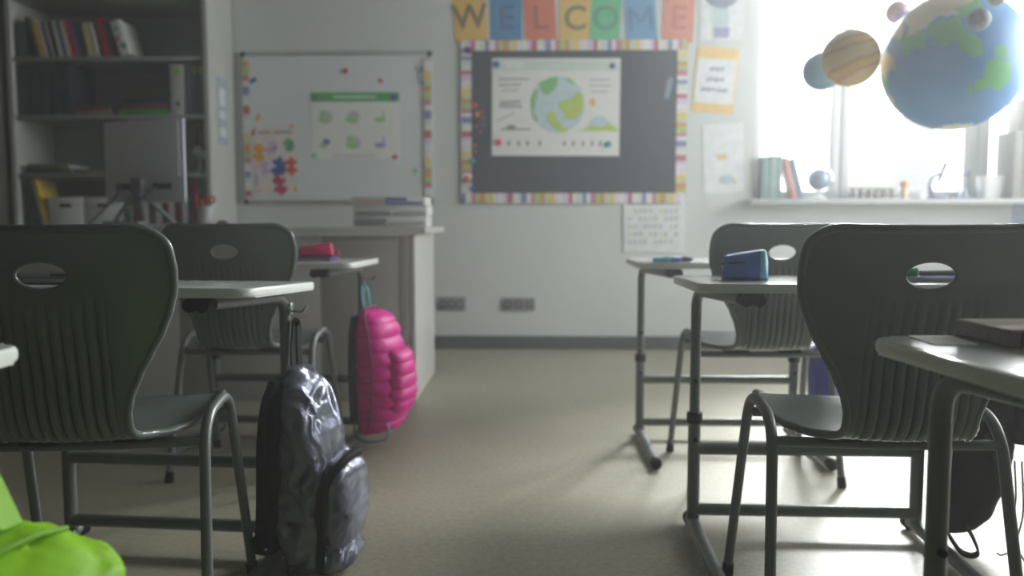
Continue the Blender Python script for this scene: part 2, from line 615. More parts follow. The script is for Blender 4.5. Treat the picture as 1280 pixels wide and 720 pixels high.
# ------------------------------------------------------------------ desks
def make_desk(label, cx, cy, rot, ztop=0.703, tilt=0.0, w=0.706, d=0.44, hook=0):
    t = thing('school_desk', label, 'desk', (cx, cy, 0), (0, 0, R(rot)), 'grey school desks')
    th = 0.021
    bm = BM()
    fs = add_prism(bm, rrect(w, d, 0.035, 8), -th, 0, axes='xy')
    top_f, bot_f = fs[1], fs[0]
    es = [e for f in (top_f, bot_f) for e in f.edges]
    bmesh.ops.bevel(bm, geom=es, offset=0.008, segments=4, profile=0.5, affect='EDGES')
    bmesh.ops.recalc_face_normals(bm, faces=bm.faces[:])
    for f in bm.faces:
        f.material_index = 0 if abs(f.normal.z) > 0.98 else 1
    finish('tabletop', bm, [m_top, m_edge], t, (0, 0, ztop), (R(-tilt), 0, 0), smooth=50)
    py = 0.12
    for sx in (-1, 1):
        bx = sx * .30
        zt = ztop - th - 0.016
        bm = BM()
        zn = zt + math.sin(R(tilt)) * 0.28 - 0.004
        path = bend([(sx * .245, -.165, zn), (bx, py, zt - 0.002), (bx, py, .315)], 0.05, 8)
        add_tube(bm, path, 0.014, 14)
        add_tube(bm, [(bx, py, .325), (bx, py, .02)], 0.0172, 14)
        leg = finish('leg', bm, m_steel, t)
        bm = BM()
        add_tube(bm, [(bx, py, .305), (bx, py, .333)], 0.0215, 16)
        finish('height_collar', bm, m_black, leg)
        for zz in (.26, .42):
            bm = BM(); add_tube(bm, [(bx, py - .019, zz), (bx, py - .012, zz)], 0.006, 10)
            finish('bolt', bm, m_black, leg)
        bm = BM()
        add_tube(bm, [(bx, py + .04, .028), (bx, py - .44, .022)], 0.0175, 14, flat=0.9)
        foot = finish('foot', bm, m_steel, t)
        for yy, s in ((py + .04, 1), (py - .44, -1)):
            bm = BM()
            add_tube(bm, [(bx, yy - s * .012, .023), (bx, yy + s * .012, .023), (bx, yy + s * .018, .023)], [.0205, .0205, .014], 14)
            finish('end_cap', bm, m_black, foot)
        bm = BM()
        ck = ztop - th - 0.018 + math.sin(R(tilt)) * 0.2
        for dx in (-.0145, .0145):
            add_tube(bm, [(sx * .225 + dx, -.205, ck), (sx * .225 + dx, -.14, ck)], 0.0155, 16)
        add_box(bm, (sx * .225, -.172, ck + .008), (.056, .06, .012), .003)
        finish('clip', bm, m_black, t)
    for zz, rr in ((.232, .0165), (.062, .0165)):
        bm = BM()
        add_tube(bm, [(-.295, py, zz), (.295, py, zz)], rr, 14)
        finish('crossbar', bm, m_steel, t)
    if hook:
        bm = BM()
        add_tube(bm, bend([(hook * .312, py, ztop - .075), (hook * .35, py - .005, ztop - .08), (hook * .36, py - .005, ztop - .06)], .015, 4), 0.004, 8)
        add_box(bm, (hook * .316, py, ztop - .07), (.008, .02, .03), .002)
        finish('bag_hook', bm, m_chrome, t)
    return t


D_L3 = make_desk('grey-topped school desk carrying the pink pencil case', -.975, 3.17, -2.7, .708, hook=1)
D_L2 = make_desk('grey-topped school desk with the silver backpack hanging from its leg', -.935, 2.01, -4.5, .702, 2.0, hook=1)
D_L1 = make_desk('grey-topped school desk beside the lime backpack, only a corner in view', -.985, .815, 0, .698, hook=1)
D_R3 = make_desk('grey-topped school desk with loose blue pens, below the wall calendar', .728, 3.17, 0, .708, hook=1)
D_R2 = make_desk('grey-topped school desk carrying the blue pencil case', .742, 2.145, -1.5, .705, 1.0, hook=1)
D_R1 = make_desk('grey-topped school desk carrying the brown hardcover book', .845, 1.005, 6, .69)


def dpoint(desk, x, y, z=0.0):
    """point on a desk's top, in the world"""
    bpy.context.view_layer.update()
    top = [c for c in desk.children if c.name.startswith('tabletop')][0]
    return top.matrix_world @ Vector((x, y, z))


bpy.context.view_layer.update()


# ------------------------------------------------------------------ backpacks
def bag_ring(dx, wy, z, xoff=0.0, n=44, e=2.7, back=0.4, amp=0.0, seed=0.0, quilt=1.0, fs=9):
    out = []
    for k in range(n):
        a = 2 * PI * k / n
        ca, sa = math.cos(a), math.sin(a)
        x = math.copysign(abs(ca) ** (2 / e), ca)
        y = math.copysign(abs(sa) ** (2 / e), sa)
        if x < 0:
            x *= back
        x = (x + back) / (1 + back)
        p = Vector((xoff + x * dx * quilt, y * wy / 2 * quilt, z))
        if amp:
            v = Vector((p.x * fs, p.y * fs, p.z * fs + seed))
            nv = noise.noise_vector(v) + 0.5 * noise.noise_vector(v * 2.7) + 0.25 * noise.noise_vector(v * 6)
            p += nv * amp
        out.append(p)
    return out


def body(bm, h, dx, wy, prof, xo, nz=60, amp=0.0, seed=0.0, quilts=0, qa=0.05, mi=0, e=2.7, back=0.4, n=44, fs=9):
    rings = []
    for i in range(nz + 1):
        t = i / nz
        sx, sy = interp(prof[0], t), interp(prof[1], t)
        ed = 1.0
        if t < 0.05:
            ed = 0.55 + 0.45 * math.sqrt(1 - (1 - t / 0.05) ** 2)
        if t > 0.9:
            ed = 0.35 + 0.65 * math.sqrt(max(0, 1 - ((t - 0.9) / 0.1) ** 2))
        q = 1 + qa * (abs(math.sin(PI * quilts * t)) ** 0.6 - 0.7) if quilts else 1
        rings.append(bag_ring(dx * sx * ed, wy * sy * (0.4 + 0.6 * ed), h * t, interp(xo, t), n, e, back, amp, seed, q, fs))
    add_loft(bm, rings, mi)


def strap(bm, pts, w, th=0.005, mi=0):
    """flat webbing band through points"""
    pts = spline(pts, 8)
    a, b = [], []
    for i, p in enumerate(pts):
        t = (pts[min(i + 1, len(pts) - 1)] - pts[max(i - 1, 0)]).normalized()
        side = Vector((0, 1, 0))
        side = (side - t * side.dot(t)).normalized()
        nn = t.cross(side)
        ring = [p + side * w / 2 + nn * th / 2, p + side * w / 2 - nn * th / 2, p - side * w / 2 - nn * th / 2, p - side * w / 2 + nn * th / 2]
        a.append(ring)
    add_loft(bm, a, mi)


def zipline(bm, dx, wy, h, xo, z0, z1, r=0.004, face=1.0):
    pass


m_silver = M('silver_nylon', (108, 111, 126), 0.27, metal=0.72, var=0.25, nscale=7, bump=0.5, bscale=22)
m_pink = M('pink_nylon', (226, 0, 150), 0.45, var=0.12, nscale=12, bump=0.25, bscale=40)
m_lime = M('lime_nylon', (140, 200, 6), 0.6, var=0.1, nscale=10, bump=0.2, bscale=30)
m_teal = M('teal_webbing', (28, 128, 140), 0.6)
m_navybag = M('navy_canvas', (26, 32, 150), 0.8, var=0.12)
m_blackbag = M('black_canvas', (12, 14, 13), 0.8, spec=0.12, var=0.15, bump=0.2, bscale=50)
m_blackweb = M('black_webbing', (12, 12, 13), 0.8, spec=0.15, var=0.1)

# silver backpack
bag = thing('backpack', 'silver crinkled backpack hanging from a desk leg by its black loop', 'backpack', (-.604, 2.045, .008), (0, 0, R(-8)), 'backpacks hanging from desk legs')
def crumple(p):
    """sharp folds running mostly up and down the cloth"""
    q = Vector((p.x * 15, p.y * 15, p.z * 5.0))
    q += noise.noise_vector(p * 9) * 0.9
    r1 = 1 - abs(noise.noise(q)) * 2.2
    r2 = 1 - abs(noise.noise(q * 2.3 + Vector((7, 3, 1)))) * 2.2
    return r1 * 0.011 + r2 * 0.005
def crumpled(bm, amt=1.0):
    bmesh.ops.recalc_face_normals(bm, faces=bm.faces[:])
    bm.normal_update()
    ns = [(v, v.normal.copy(), crumple(v.co)) for v in bm.verts]
    for v, n, d in ns:
        v.co += n * (d - 0.006) * amt
bm = BM()
pf = ([(0, .96), (.2, 1.0), (.42, .92), (.66, .74), (.86, .52), (1, .30)], [(0, .9), (.3, 1), (.7, .92), (.9, .72), (1, .45)])
body(bm, .485, .155, .26, pf, [(0, .022), (.06, .022), (.14, -.002), (.3, -.002), (.8, .008), (1, .012)], 130, amp=0.006, seed=3, n=120, fs=6)
crumpled(bm, 1.0)
bd = finish('bag_body', bm, m_silver, bag, smooth=60)
bm = BM()
pf2 = ([(0, .45), (.15, .85), (.5, 1), (.85, .9), (1, .6)], [(0, .8), (.3, 1), (.8, .95), (1, .7)])
body(bm, .225, .072, .22, pf2, [(0, 0), (1, 0)], 70, amp=0.004, seed=9, n=80, back=.25, fs=10)
crumpled(bm, .3)
finish('front_pocket', bm, m_silver, bag, (.118, 0, .042), smooth=60)
bm = BM()
zp = [(.122, -.112, .02), (.128, -.118, .11), (.132, -.116, .19), (.140, -.100, .235), (.156, -.06, .262), (.160, 0, .270), (.156, .06, .262), (.140, .100, .235), (.128, .116, .19), (.122, .112, .06)]
add_tube(bm, spline(zp, 8), 0.0105, 10)
finish('pocket_zip', bm, m_blackweb, bag)
bm = BM()
strap(bm, [(.016, .0, .47), (.006, .02, .52), (-.002, .05, .575), (-.004, .06, .59), (-.0, .066, .58), (.008, .05, .53), (.018, .03, .47)], .026, .005)
finish('hanging_loop', bm, m_blackweb, bag)
bm = BM(); body(bm, .415, .03, .16, ([(0, .8), (.3, 1), (.8, .9), (1, .6)], [(0, .9), (.4, 1), (1, .7)]), [(0, 0), (1, 0)], 40, amp=.003, seed=40)
finish('back_panel', bm, m_blackweb, bag, (-.016, -.045, .045), smooth=60)
for sy, xo in ((-.085, .004), (-.015, .014)):
    bm = BM()
    strap(bm, [(.012, sy, .465), (-.010 + xo, sy - .01, .42), (-.018 + xo, sy - .02, .335), (-.022 + xo, sy - .02, .245), (-.025 + xo, sy - .02, .155), (-.027 + xo, sy - .03, .065)], .055, .014)
    finish('shoulder_strap', bm, m_blackweb, bag)
bm = BM(); strap(bm, [(-.021, -.125, .115), (-.032, -.128, .095), (-.030, -.125, .065), (-.008, -.115, .055)], .02, .005)
finish('strap_tail', bm, m_blackweb, bag)

# pink puffer backpack
bag = thing('backpack', 'pink quilted backpack hanging from a desk leg near the teacher counter', 'backpack', (-.642, 3.20, .05), (0, 0, R(-14)), 'backpacks hanging from desk legs')
bm = BM()
pf = ([(0, .72), (.12, .95), (.3, 1), (.6, .9), (.85, .72), (1, .5)], [(0, .85), (.3, 1), (.8, .95), (1, .7)])
body(bm, .47, .165, .26, pf, [(0, 0), (1, 0)], 110, amp=0.003, seed=5, quilts=9, qa=.08, n=60)
finish('bag_body', bm, m_pink, bag, smooth=60)
bm = BM()
body(bm, .25, .07, .19, ([(0, .7), (.3, 1), (.8, .9), (1, .6)], [(0, .8), (.3, 1), (1, .8)]), [(0, 0), (1, 0)], 80, amp=0.002, seed=8, quilts=5, qa=.12, back=.3)
finish('front_pocket', bm, m_pink, bag, (.125, 0, .075), smooth=60)
bm = BM()
add_tube(bm, spline([(.07, -.128, .03), (.085, -.131, .18), (.075, -.128, .36), (.05, -.11, .45), (.03, -.04, .478), (.03, .04, .478)], 8), .004, 8)
finish('main_zip', bm, M('plum_zip', (120, 12, 78), 0.5), bag)
bm = BM()
strap(bm, [(0, 0, .46), (-.01, 0, .5), (-.014, .005, .545), (-.012, .02, .555), (-.002, .03, .54), (.008, .03, .47)], .018, .004)
finish('hanging_loop', bm, m_teal, bag)
for sy in (-.08, .03):
    bm = BM(); strap(bm, [(-.002, sy, .45), (-.014, sy, .38), (-.018, sy, .26), (-.016, sy, .14), (-.01, sy, .05)], .045, .012)
    finish('shoulder_strap', bm, M('dark_green_strap', (30, 52, 50), 0.7), bag)
bm = BM()
strap(bm, [(-.01, -.08, .06), (0, -.1, .0), (.05, -.11, -.02), (.11, -.11, -.012), (.135, -.11, 0), (.138, -.1, .03), (.13, -.09, .05)], .012, .003)
finish('webbing_tail', bm, m_teal, bag)

# lime backpack
bag = thing('backpack', 'lime green backpack beside the desk corner, its top bulging up', 'backpack', (-.634, .875, .022), (0, 0, R(-10)), 'backpacks hanging from desk legs')
bm = BM()
pf = ([(0, .8), (.3, 1), (.7, .96), (.88, .86), (1, .62)], [(0, .9), (.4, 1), (.8, .9), (1, .7)])
body(bm, .487, .18, .28, pf, [(0, -.01), (.7, 0), (1, .03)], 110, amp=0.010, seed=14, n=96, fs=8)
crumpled(bm, .45)
finish('bag_body', bm, m_lime, bag, smooth=60)
bm = BM()
add_tube(bm, spline([(.178, -.105, .2), (.172, -.12, .32), (.145, -.12, .42), (.12, -.10, .462), (.095, 0, .482)], 8), .005, 8)
finish('main_zip', bm, m_lime, bag)
bm = BM()
add_tube(bm, spline([(.035, -.133, .30), (.06, -.134, .39), (.088, -.118, .452), (.098, -.06, .487), (.10, 0, .492), (.098, .06, .482)], 8), .0032, 8)
finish('seam_piping', bm, M('dark_lime', (112, 170, 6), .6), bag)
bm = BM()
strap(bm, [(.05, -.02, .48), (.028, -.03, .52), (.012, -.03, .56), (.004, -.02, .60), (.002, 0, .61), (.004, .02, .60), (.03, .03, .53), (.05, .03, .49)], .03, .008)
finish('hanging_loop', bm, m_lime, bag)
for sy in (-.08, .01):
    bm = BM(); strap(bm, [(.03, sy, .49), (.006, sy - .02, .47), (-.012, sy - .03, .38), (-.016, sy - .02, .2), (-.01, sy, .05)], .05, .014)
    finish('shoulder_strap', bm, m_lime, bag)

# black backpack
bag = thing('backpack', 'black backpack with dangling cords behind the desk carrying the brown book', 'backpack', (1.075, 2.20, .055), (0, 0, R(-25)), 'backpacks hanging from desk legs')
bm = BM()
pf = ([(0, .55), (.12, .8), (.35, 1), (.7, .95), (.9, .8), (1, .6)], [(0, .7), (.2, .95), (.6, 1), (1, .7)])
body(bm, .46, .17, .27, pf, [(0, -.01), (1, .01)], 80, amp=0.006, seed=21, n=60)
finish('bag_body', bm, m_blackbag, bag, smooth=60)
bm = BM()
body(bm, .17, .085, .2, ([(0, .8), (.5, 1), (1, .7)], [(0, .9), (.5, 1), (1, .8)]), [(0, 0), (1, 0)], 30, amp=0.004, seed=23)
finish('top_pocket', bm, m_blackbag, bag, (.150, -.02, .25), smooth=60)
bm = BM()
strap(bm, [(0, 0, .44), (-.012, .01, .5), (-.012, .03, .54), (.0, .04, .5), (.01, .04, .45)], .018, .004)
finish('hanging_loop', bm, m_blackweb, bag)
bm = BM()
strap(bm, [(.01, -.1, .2), (.0, -.12, .12), (.01, -.13, .05), (.045, -.14, -.01), (.07, -.14, -.025), (.09, -.14, -.015), (.08, -.13, .015), (.06, -.11, .045)], .03, .006)
finish('shoulder_strap', bm, m_blackweb, bag)
bm = BM()
add_tube(bm, spline([(.20, -.10, .40), (.225, -.11, .33), (.228, -.11, .25), (.222, -.11, .21)], 8), .003, 8)
finish('drawcord', bm, m_blackweb, bag); bm = BM()
add_tube(bm, spline([(.16, -.12, .22), (.165, -.13, .12), (.15, -.13, .04), (.158, -.13, 0), (.14, -.14, -.012), (.13, -.14, -.008)], 8), .0022, 8)
finish('drawcord', bm, m_blackweb, bag); bm = BM()
add_tube(bm, spline([(.175, -.12, .22), (.182, -.13, .1), (.172, -.13, .02), (.19, -.14, -.02), (.205, -.14, -.03)], 8), .0022, 8)
finish('drawcord', bm, m_blackweb, bag)

# navy bag
bag = thing('backpack', 'navy blue bag glimpsed below the chair past the blue pencil case', 'backpack', (1.058, 3.20, .17), (0, 0, R(-15)), 'backpacks hanging from desk legs')
bm = BM()
body(bm, .38, .155, .26, ([(0, .85), (.3, 1), (.8, .85), (1, .6)], [(0, .9), (.4, 1), (1, .7)]), [(0, 0), (1, 0)], 60, amp=0.006, seed=31)
finish('bag_body', bm, m_navybag, bag, smooth=60)
bm = BM()
strap(bm, [(0, 0, .37), (-.01, .0, .41), (-.012, .02, .43), (.0, .03, .41), (.01, .03, .37)], .018, .004)
finish('hanging_loop', bm, m_navybag, bag)

# ------------------------------------------------------------------ things on the desks
# blue pencil case
def pencil_case(label, loc, rz, l, w, h, mA, mB, mz, cat='pencil case'):
    t = thing('pencil_case', label, cat, loc, (0, 0, rz), 'pencil cases on the desks')
    bm = BM()
    rings = []
    N = 24
    for i in range(N + 1):
        u = -1 + 2 * i / N
        sc = 1.0
        if abs(u) > 0.8:
            sc = 0.62 + 0.38 * math.sqrt(max(0, 1 - ((abs(u) - 0.8) / 0.2) ** 2))
        hh = h * (0.90 + 0.10 * u) * sc
        ww = w * sc
        ring = []
        for k in range(28):
            a = 2 * PI * k / 28
            ca, sa = math.cos(a), math.sin(a)
            y = math.copysign(abs(ca) ** 0.7, ca) * ww / 2
            z = (math.copysign(abs(sa) ** 0.75, sa) + 1) / 2 * hh
            p = Vector((u * l / 2, y, z))
            p += noise.noise_vector(p * 30 + Vector((l * 50, 0, 0))) * 0.0025
            p.z = max(p.z, 0.0005)
            ring.append(p)
        rings.append(ring)
    add_loft(bm, rings)
    for f in bm.faces:
        c = f.calc_center_median()
        f.material_index = 1 if c.x > l * 0.33 else 0
    finish('case_body', bm, [mA, mB], t, smooth=60)
    bm = BM()
    add_tube(bm, [(-l * .49, -w * .42, h * .52), (-l * .3, -w * .505, h * .56), (l * .02, -w * .51, h * .57)], 0.0028, 8)
    finish('zip', bm, mz, t)
    return t


p = dpoint(D_R2, -.205, -.02)
pc = pencil_case('blue zipped pencil case standing on a desk', p, R(-14), .112, .085, .078, M('blue_case', (34, 116, 204), 0.5, var=.1), M('pale_blue_case', (136, 196, 226), .5), m_black)
p = dpoint(D_L3, .168, -.03)
tri = pencil_case('pink pencil case lying on the purple folder', p + Vector((0, 0, .012)), R(12), .125, .07, .055, M('pink_case', (214, 26, 98), 0.55, var=.12), _M['pink_case'], M('pink_zip', (150, 14, 66), .5))
bm = BM(); add_tube(bm, spline([(.06, 0, .02), (.078, -.01, .025), (.085, -.02, .012), (.08, -.03, .003)], 6), .003, 8)
finish('pull_cord', bm, _M['pink_case'], tri)


def slab_book(name, label, cat, loc, rz, w, d, h, mcov, mpage, group=None, spine=True):
    t = thing(name, label, cat, loc, (0, 0, rz), group)
    bm = BM()
    c = max(0.0018, h * .1)
    add_box(bm, (0, 0, h - c / 2), (w, d, c), c * .35)
    add_box(bm, (0, 0, c / 2), (w, d, c), c * .35)
    if spine:
        add_box(bm, (w / 2 - c / 2, 0, h / 2), (c, d, h - .001), c * .35)
    finish('cover', bm, mcov, t)
    bm = BM(); add_box(bm, (-.003, 0, h / 2), (w - .010, d - .012, h - 2 * c))
    finish('pages', bm, mpage, t, smooth=0)
    return t


p = dpoint(D_L3, .135, -.035)
slab_book('folder', 'purple folder under the pink pencil case', 'folder', p, R(0), .21, .15, .012, M('purple_cover', (72, 62, 128), .5), m_pages)
p = dpoint(D_L3, .01, -.12)
bm = BM(); add_box(bm, (0, 0, .009), (.05, .022, .016), .004); add_box(bm, (.003, 0, .0095), (.022, .0235, .0175), .004, mi=1)
o = finish('eraser', bm, [m_white, M('salmon_sleeve', (206, 108, 88), .5)], None, p); tag(o, 'white eraser with a salmon sleeve beside the purple folder', 'eraser')


def pen(label, a, b, r, mats, group='pens lying on the desks', cat='pen'):
    """a pen from tail a to tip b"""
    a, b = Vector(a), Vector(b)
    t = thing('pen', label, cat, a, (0, 0, 0), group)
    dv = b - a
    u = dv.normalized()
    bm = BM(); add_tube(bm, [u * 0, dv * .62], r, 10); finish('barrel', bm, mats[0], t)
    bm = BM(); add_tube(bm, [dv * .62, dv * .86, dv * .96], [r * 1.12, r * 1.1, r * .5], 10); finish('cap', bm, mats[1], t)
    bm = BM(); add_tube(bm, [dv * .96, dv], [r * .5, r * .15], 8); finish('tip', bm, mats[-1], t)
    return t


m_penblue = M('pen_blue', (38, 62, 150), .35); m_pencyan = M('pen_cyan', (70, 160, 186), .35); m_penyel = M('pen_yellow', (214, 180, 60), .4)
m_pendark = M('pen_dark', (34, 42, 66), .35)
z3 = .708
pen('cyan and navy marker lying on the desk below the wall calendar', (.43, 2.99, z3 + .0095), (.535, 3.0, z3 + .0095), .009, [m_pencyan, m_penblue, m_pendark])
pen('dark blue felt pen lying below the calendar, tip to the window', (.475, 3.06, z3 + .0095), (.58, 3.03, z3 + .0095), .009, [m_penblue, m_pendark, m_pendark])
pen('short yellow pencil lying between two blue pens', (.46, 3.025, z3 + .005), (.51, 3.045, z3 + .005), .0045, [m_penyel, m_penyel, m_pendark])
# seen through the hand hole of the near chair
p = dpoint(D_R2, .235, -.04)
nb = slab_book('notebook', 'blue notebook seen through the hand hole of the chair by the brown book', 'notebook', p, R(0), .20, .15, .012, M('indigo_cover', (52, 58, 128), .5), m_pages)
p2 = p + Vector((0, 0, .012))
pen('dark felt pen lying on the blue notebook', (p2.x - .02, p2.y - .01, p2.z + .007), (p2.x + .11, p2.y + .02, p2.z + .007), .0065, [m_pendark, m_pendark, m_pendark])
bm = BM()
add_box(bm, (0, 0, .011), (.042, .026, .021), .005)
add_tube(bm, [(-.018, 0, .012), (-.04, .002, .028)], [.009, .006], 10)
o = finish('sharpener', bm, M('green_plastic', (24, 170, 88), .4), None, p2 + Vector((-.048, -.01, 0)), (0, 0, R(-8))); tag(o, 'green plastic sharpener standing on the blue notebook', 'sharpener')
p = dpoint(D_R2, .005, -.04)
bm = BM(); add_prism(bm, [(-.02, 0.0005), (.02, .0005), (.016, .012), (-.002, .004)], -.02, .02)
o = finish('paper_scrap', bm, m_paper, None, p, (0, 0, R(20)), smooth=0); tag(o, 'small folded white paper between the blue pencil case and chair', 'paper')
# left desk through the near chair's hole
p = dpoint(D_L2, -.215, -.02) + Vector((0, 0, .0045))
slab_book('notebook', 'dark blue notebook seen through the hand hole of the grey-green chair', 'notebook', p, R(3), .24, .17, .014, M('night_cover', (34, 36, 66), .45), m_pages)
p = p + Vector((0, 0, .0145))
pen('silver pen on the dark blue notebook', (p.x + .0, p.y - .03, p.z + .005), (p.x + .12, p.y - .02, p.z + .006), .005, [m_chrome, m_pendark, m_chrome])
# brown book and flat white patch on the near desk
cov = M('brown_cover', (126, 88, 60), .6, var=.1); cov2 = M('tan_cover', (168, 158, 136), .6, var=.06)
t = thing('book', 'brown hardcover book lying on the desk', 'book', (.745, 1.135, .6905), (0, 0, R(2)))
bm = BM()
add_box(bm, (0, 0, .0225), (.29, .125, .003), .0012); finish('front_cover', bm, [cov2], t)
bm = BM(); add_box(bm, (0, 0, .0015), (.29, .125, .003), .0012); add_box(bm, (.1435, 0, .012), (.003, .125, .0215), .0012); finish('back_cover', bm, cov, t)
bm = BM(); add_box(bm, (-.002, 0, .012), (.28, .117, .0178)); finish('pages', bm, M('grey_pages', (150, 150, 150), .8, var=.15, nscale=120), t, smooth=0)
bm = BM(); add_box(bm, (-.125, -.0592, .012), (.003, .002, .0178)); finish('ribbon', bm, m_pendark, t, smooth=0)
bm = BM(); add_box(bm, (-.1437, 0, .0225), (.0022, .1255, .0034), .0008); finish('cover_edge', bm, cov, t)
bm = BM(); add_prism(bm, rrect(.058, .088, .006, 4), 0.0004, .0012, axes='xy')  # thin white rounded rectangle lying flat on the desk top
o = finish('white_patch', bm, m_paper, None, (.556, 1.142, .6902), (0, 0, R(-2)), smooth=0); tag(o, 'small flat white patch on the desk beside the brown book', 'paper')
p = Vector((.605, 1.035, .6902))
pen('orange pencil lying in front of the brown book', (p.x, p.y, p.z + .0042), (p.x + .15, p.y + .02, p.z + .0042), .004, [M('orange_wood', (214, 128, 30), .45), _M['orange_wood'], m_pendark], cat='pencil')

# ------------------------------------------------------------------ teacher counter
TY0, TY1, TZ = 3.90, 4.66, .828
tx1, tx0 = -.545, -2.55
t = thing('teacher_counter', 'long pale teacher counter with grey front panels before the bookcase', 'counter', ((tx0 + tx1) / 2, (TY0 + TY1) / 2, 0))
cx, cy = t.location.x, t.location.y
bm = BM(); add_box(bm, (0.02, 0, TZ - .016), (tx1 - tx0 + .07, TY1 - TY0 + .06, .032), .004); finish('countertop', bm, m_counter_top, t)
for xx in (tx1 - .0125, tx0 + .0125):
    bm = BM(); add_box(bm, (xx - cx, 0, (TZ - .032) / 2 + .004), (.025, TY1 - TY0, TZ - .04), .002); finish('side_panel', bm, m_counter_top, t)
xs = [tx0 + .027, P(225, 400, TY0).x, P(402, 400, TY0).x, tx1 - .08, tx1 - .027]
for a, b in zip(xs, xs[1:]):
    bm = BM(); add_box(bm, ((a + b) / 2 - cx, TY0 + .012 - cy, (TZ - .036) / 2 + .004), (b - a - .005, .022, TZ - .05), .002)
    finish('front_panel', bm, m_counter, t)

# computer, seen from behind
def rot_z(a):
    return Matrix.Rotation(a, 3, 'Z')


pm = P(183, 270, 4.28)
t = thing('computer_monitor', 'grey computer monitor seen from behind on the teacher counter', 'monitor', (pm.x, 4.28, TZ), (0, 0, R(-19)))
bm = BM(); add_box(bm, (0, 0, .332), (.515, .014, .415), .004); finish('display_housing', bm, M('monitor_grey', (222, 226, 238), .4, var=.02), t)
bm = BM(); add_box(bm, (0, -.0095, .395), (.46, .008, .28), .003); finish('rear_cover', bm, _M['monitor_grey'], t)
bm = BM()
add_box(bm, (-.13, -.011, .205), (.10, .012, .035), .003)
finish('port_recess', bm, M('port_black', (30, 32, 36), .5), t); bm = BM()
add_box(bm, (.12, -.011, .205), (.12, .012, .03), .003)
finish('port_recess', bm, M('port_black', (30, 32, 36), .5), t)
bm = BM()
add_box(bm, (0, -.05, .19), (.07, .03, .12), .006)
for sx in (-1, 1):
    add_tube(bm, [(sx * .02, -.06, .17), (sx * .10, -.12, .012)], .012, 10)
    add_tube(bm, [(sx * .02, -.05, .17), (sx * .10, .10, .012)], .012, 10)
add_box(bm, (0, -.01, .008), (.30, .26, .014), .005)
finish('stand', bm, M('stand_grey', (120, 124, 128), .4, metal=.4), t)
bm = BM()
add_tube(bm, spline([(-.13, -.03, .205), (-.14, -.06, .15), (-.2, -.09, .08), (-.28, -.1, .012)], 8), .005, 8)
finish('cable', bm, M('cable_grey', (70, 72, 76), .5), t); bm = BM()
add_tube(bm, spline([(.10, -.03, .205), (.06, -.09, .14), (.0, -.13, .1), (.03, -.15, .012)], 8), .005, 8)
finish('cable', bm, M('cable_grey', (70, 72, 76), .5), t)
o = None
pk = P(157, 284, 4.0)
t = thing('desk_tray', 'low grey tray in front of the monitor on the counter', 'tray', (pk.x, 4.0, TZ))
bm = BM(); add_box(bm, (0, 0, .003), (.17, .11, .006), .002)
for (c, s) in (((0, -.054, .014), (.17, .003, .026)), ((0, .054, .014), (.17, .003, .026)), ((-.084, 0, .014), (.003, .11, .026)), ((.084, 0, .014), (.003, .11, .026))):
    add_box(bm, c, s, .001)
finish('tray_body', bm, M('tray_grey', (112, 114, 116), .5), t)

# pen cup with things standing in it
pc_ = P(258, 282, 4.15)
t = thing('pen_cup', 'clear pen cup holding red scissors on the counter beside the monitor', 'cup', (pc_.x, 4.15, TZ))
bm = BM(); add_lathe(bm, [(.036, 0), (.038, .006), (.042, .10), (.040, .10), (.036, .008), (0, .006)], seg=28)
finish('cup_body', bm, M('frosted_cup', (188, 190, 192), .25), t)
def in_cup(name, label, cat, x, y, lean, l, r, mat, head=None):
    tt = thing(name, label, cat, (pc_.x + x, 4.15 + y, TZ + .008), (0, R(lean), 0), 'tools standing in the pen cup')
    bm = BM(); add_tube(bm, [(0, 0, .0), (0, 0, l)], r, 10); finish('shaft', bm, mat, tt)
    if head:
        head(tt)
def red_head(tt):
    bm = BM()
    for sx in (-1, 1):
        add_tube(bm, [(sx * .014 + .010 * math.cos(2 * PI * k / 16), 0, .128 + .015 * math.sin(2 * PI * k / 16)) for k in range(16)], .0045, 8, closed=True)
    finish('handle', bm, M('red_plastic', (196, 34, 40), .4), tt)
in_cup('scissors', 'red-handled scissors standing in the pen cup', 'scissors', .008, 0, 6, .115, .004, m_chrome, red_head)
in_cup('marker', 'black marker standing in the pen cup', 'marker', -.014, .01, -4, .16, .008, m_black)
in_cup('marker', 'red marker standing in the pen cup', 'marker', -.022, -.012, -10, .145, .008, M('red_plastic', (196, 34, 40), .4))
in_cup('marker', 'orange marker standing in the pen cup', 'marker', .0, -.018, -6, .13, .007, M('orange_plastic', (206, 84, 36), .4))
pb = P(281, 281, 4.15)
bm = BM(); add_lathe(bm, [(.02, 0), (.03, .008), (.028, .022), (.012, .032), (.006, .033)], seg=20)
o = finish('paperweight', bm, M('dark_stone', (70, 64, 62), .4), None, (pb.x, 4.12, TZ)); tag(o, 'small dark paperweight on the counter beside the pen cup', 'paperweight')

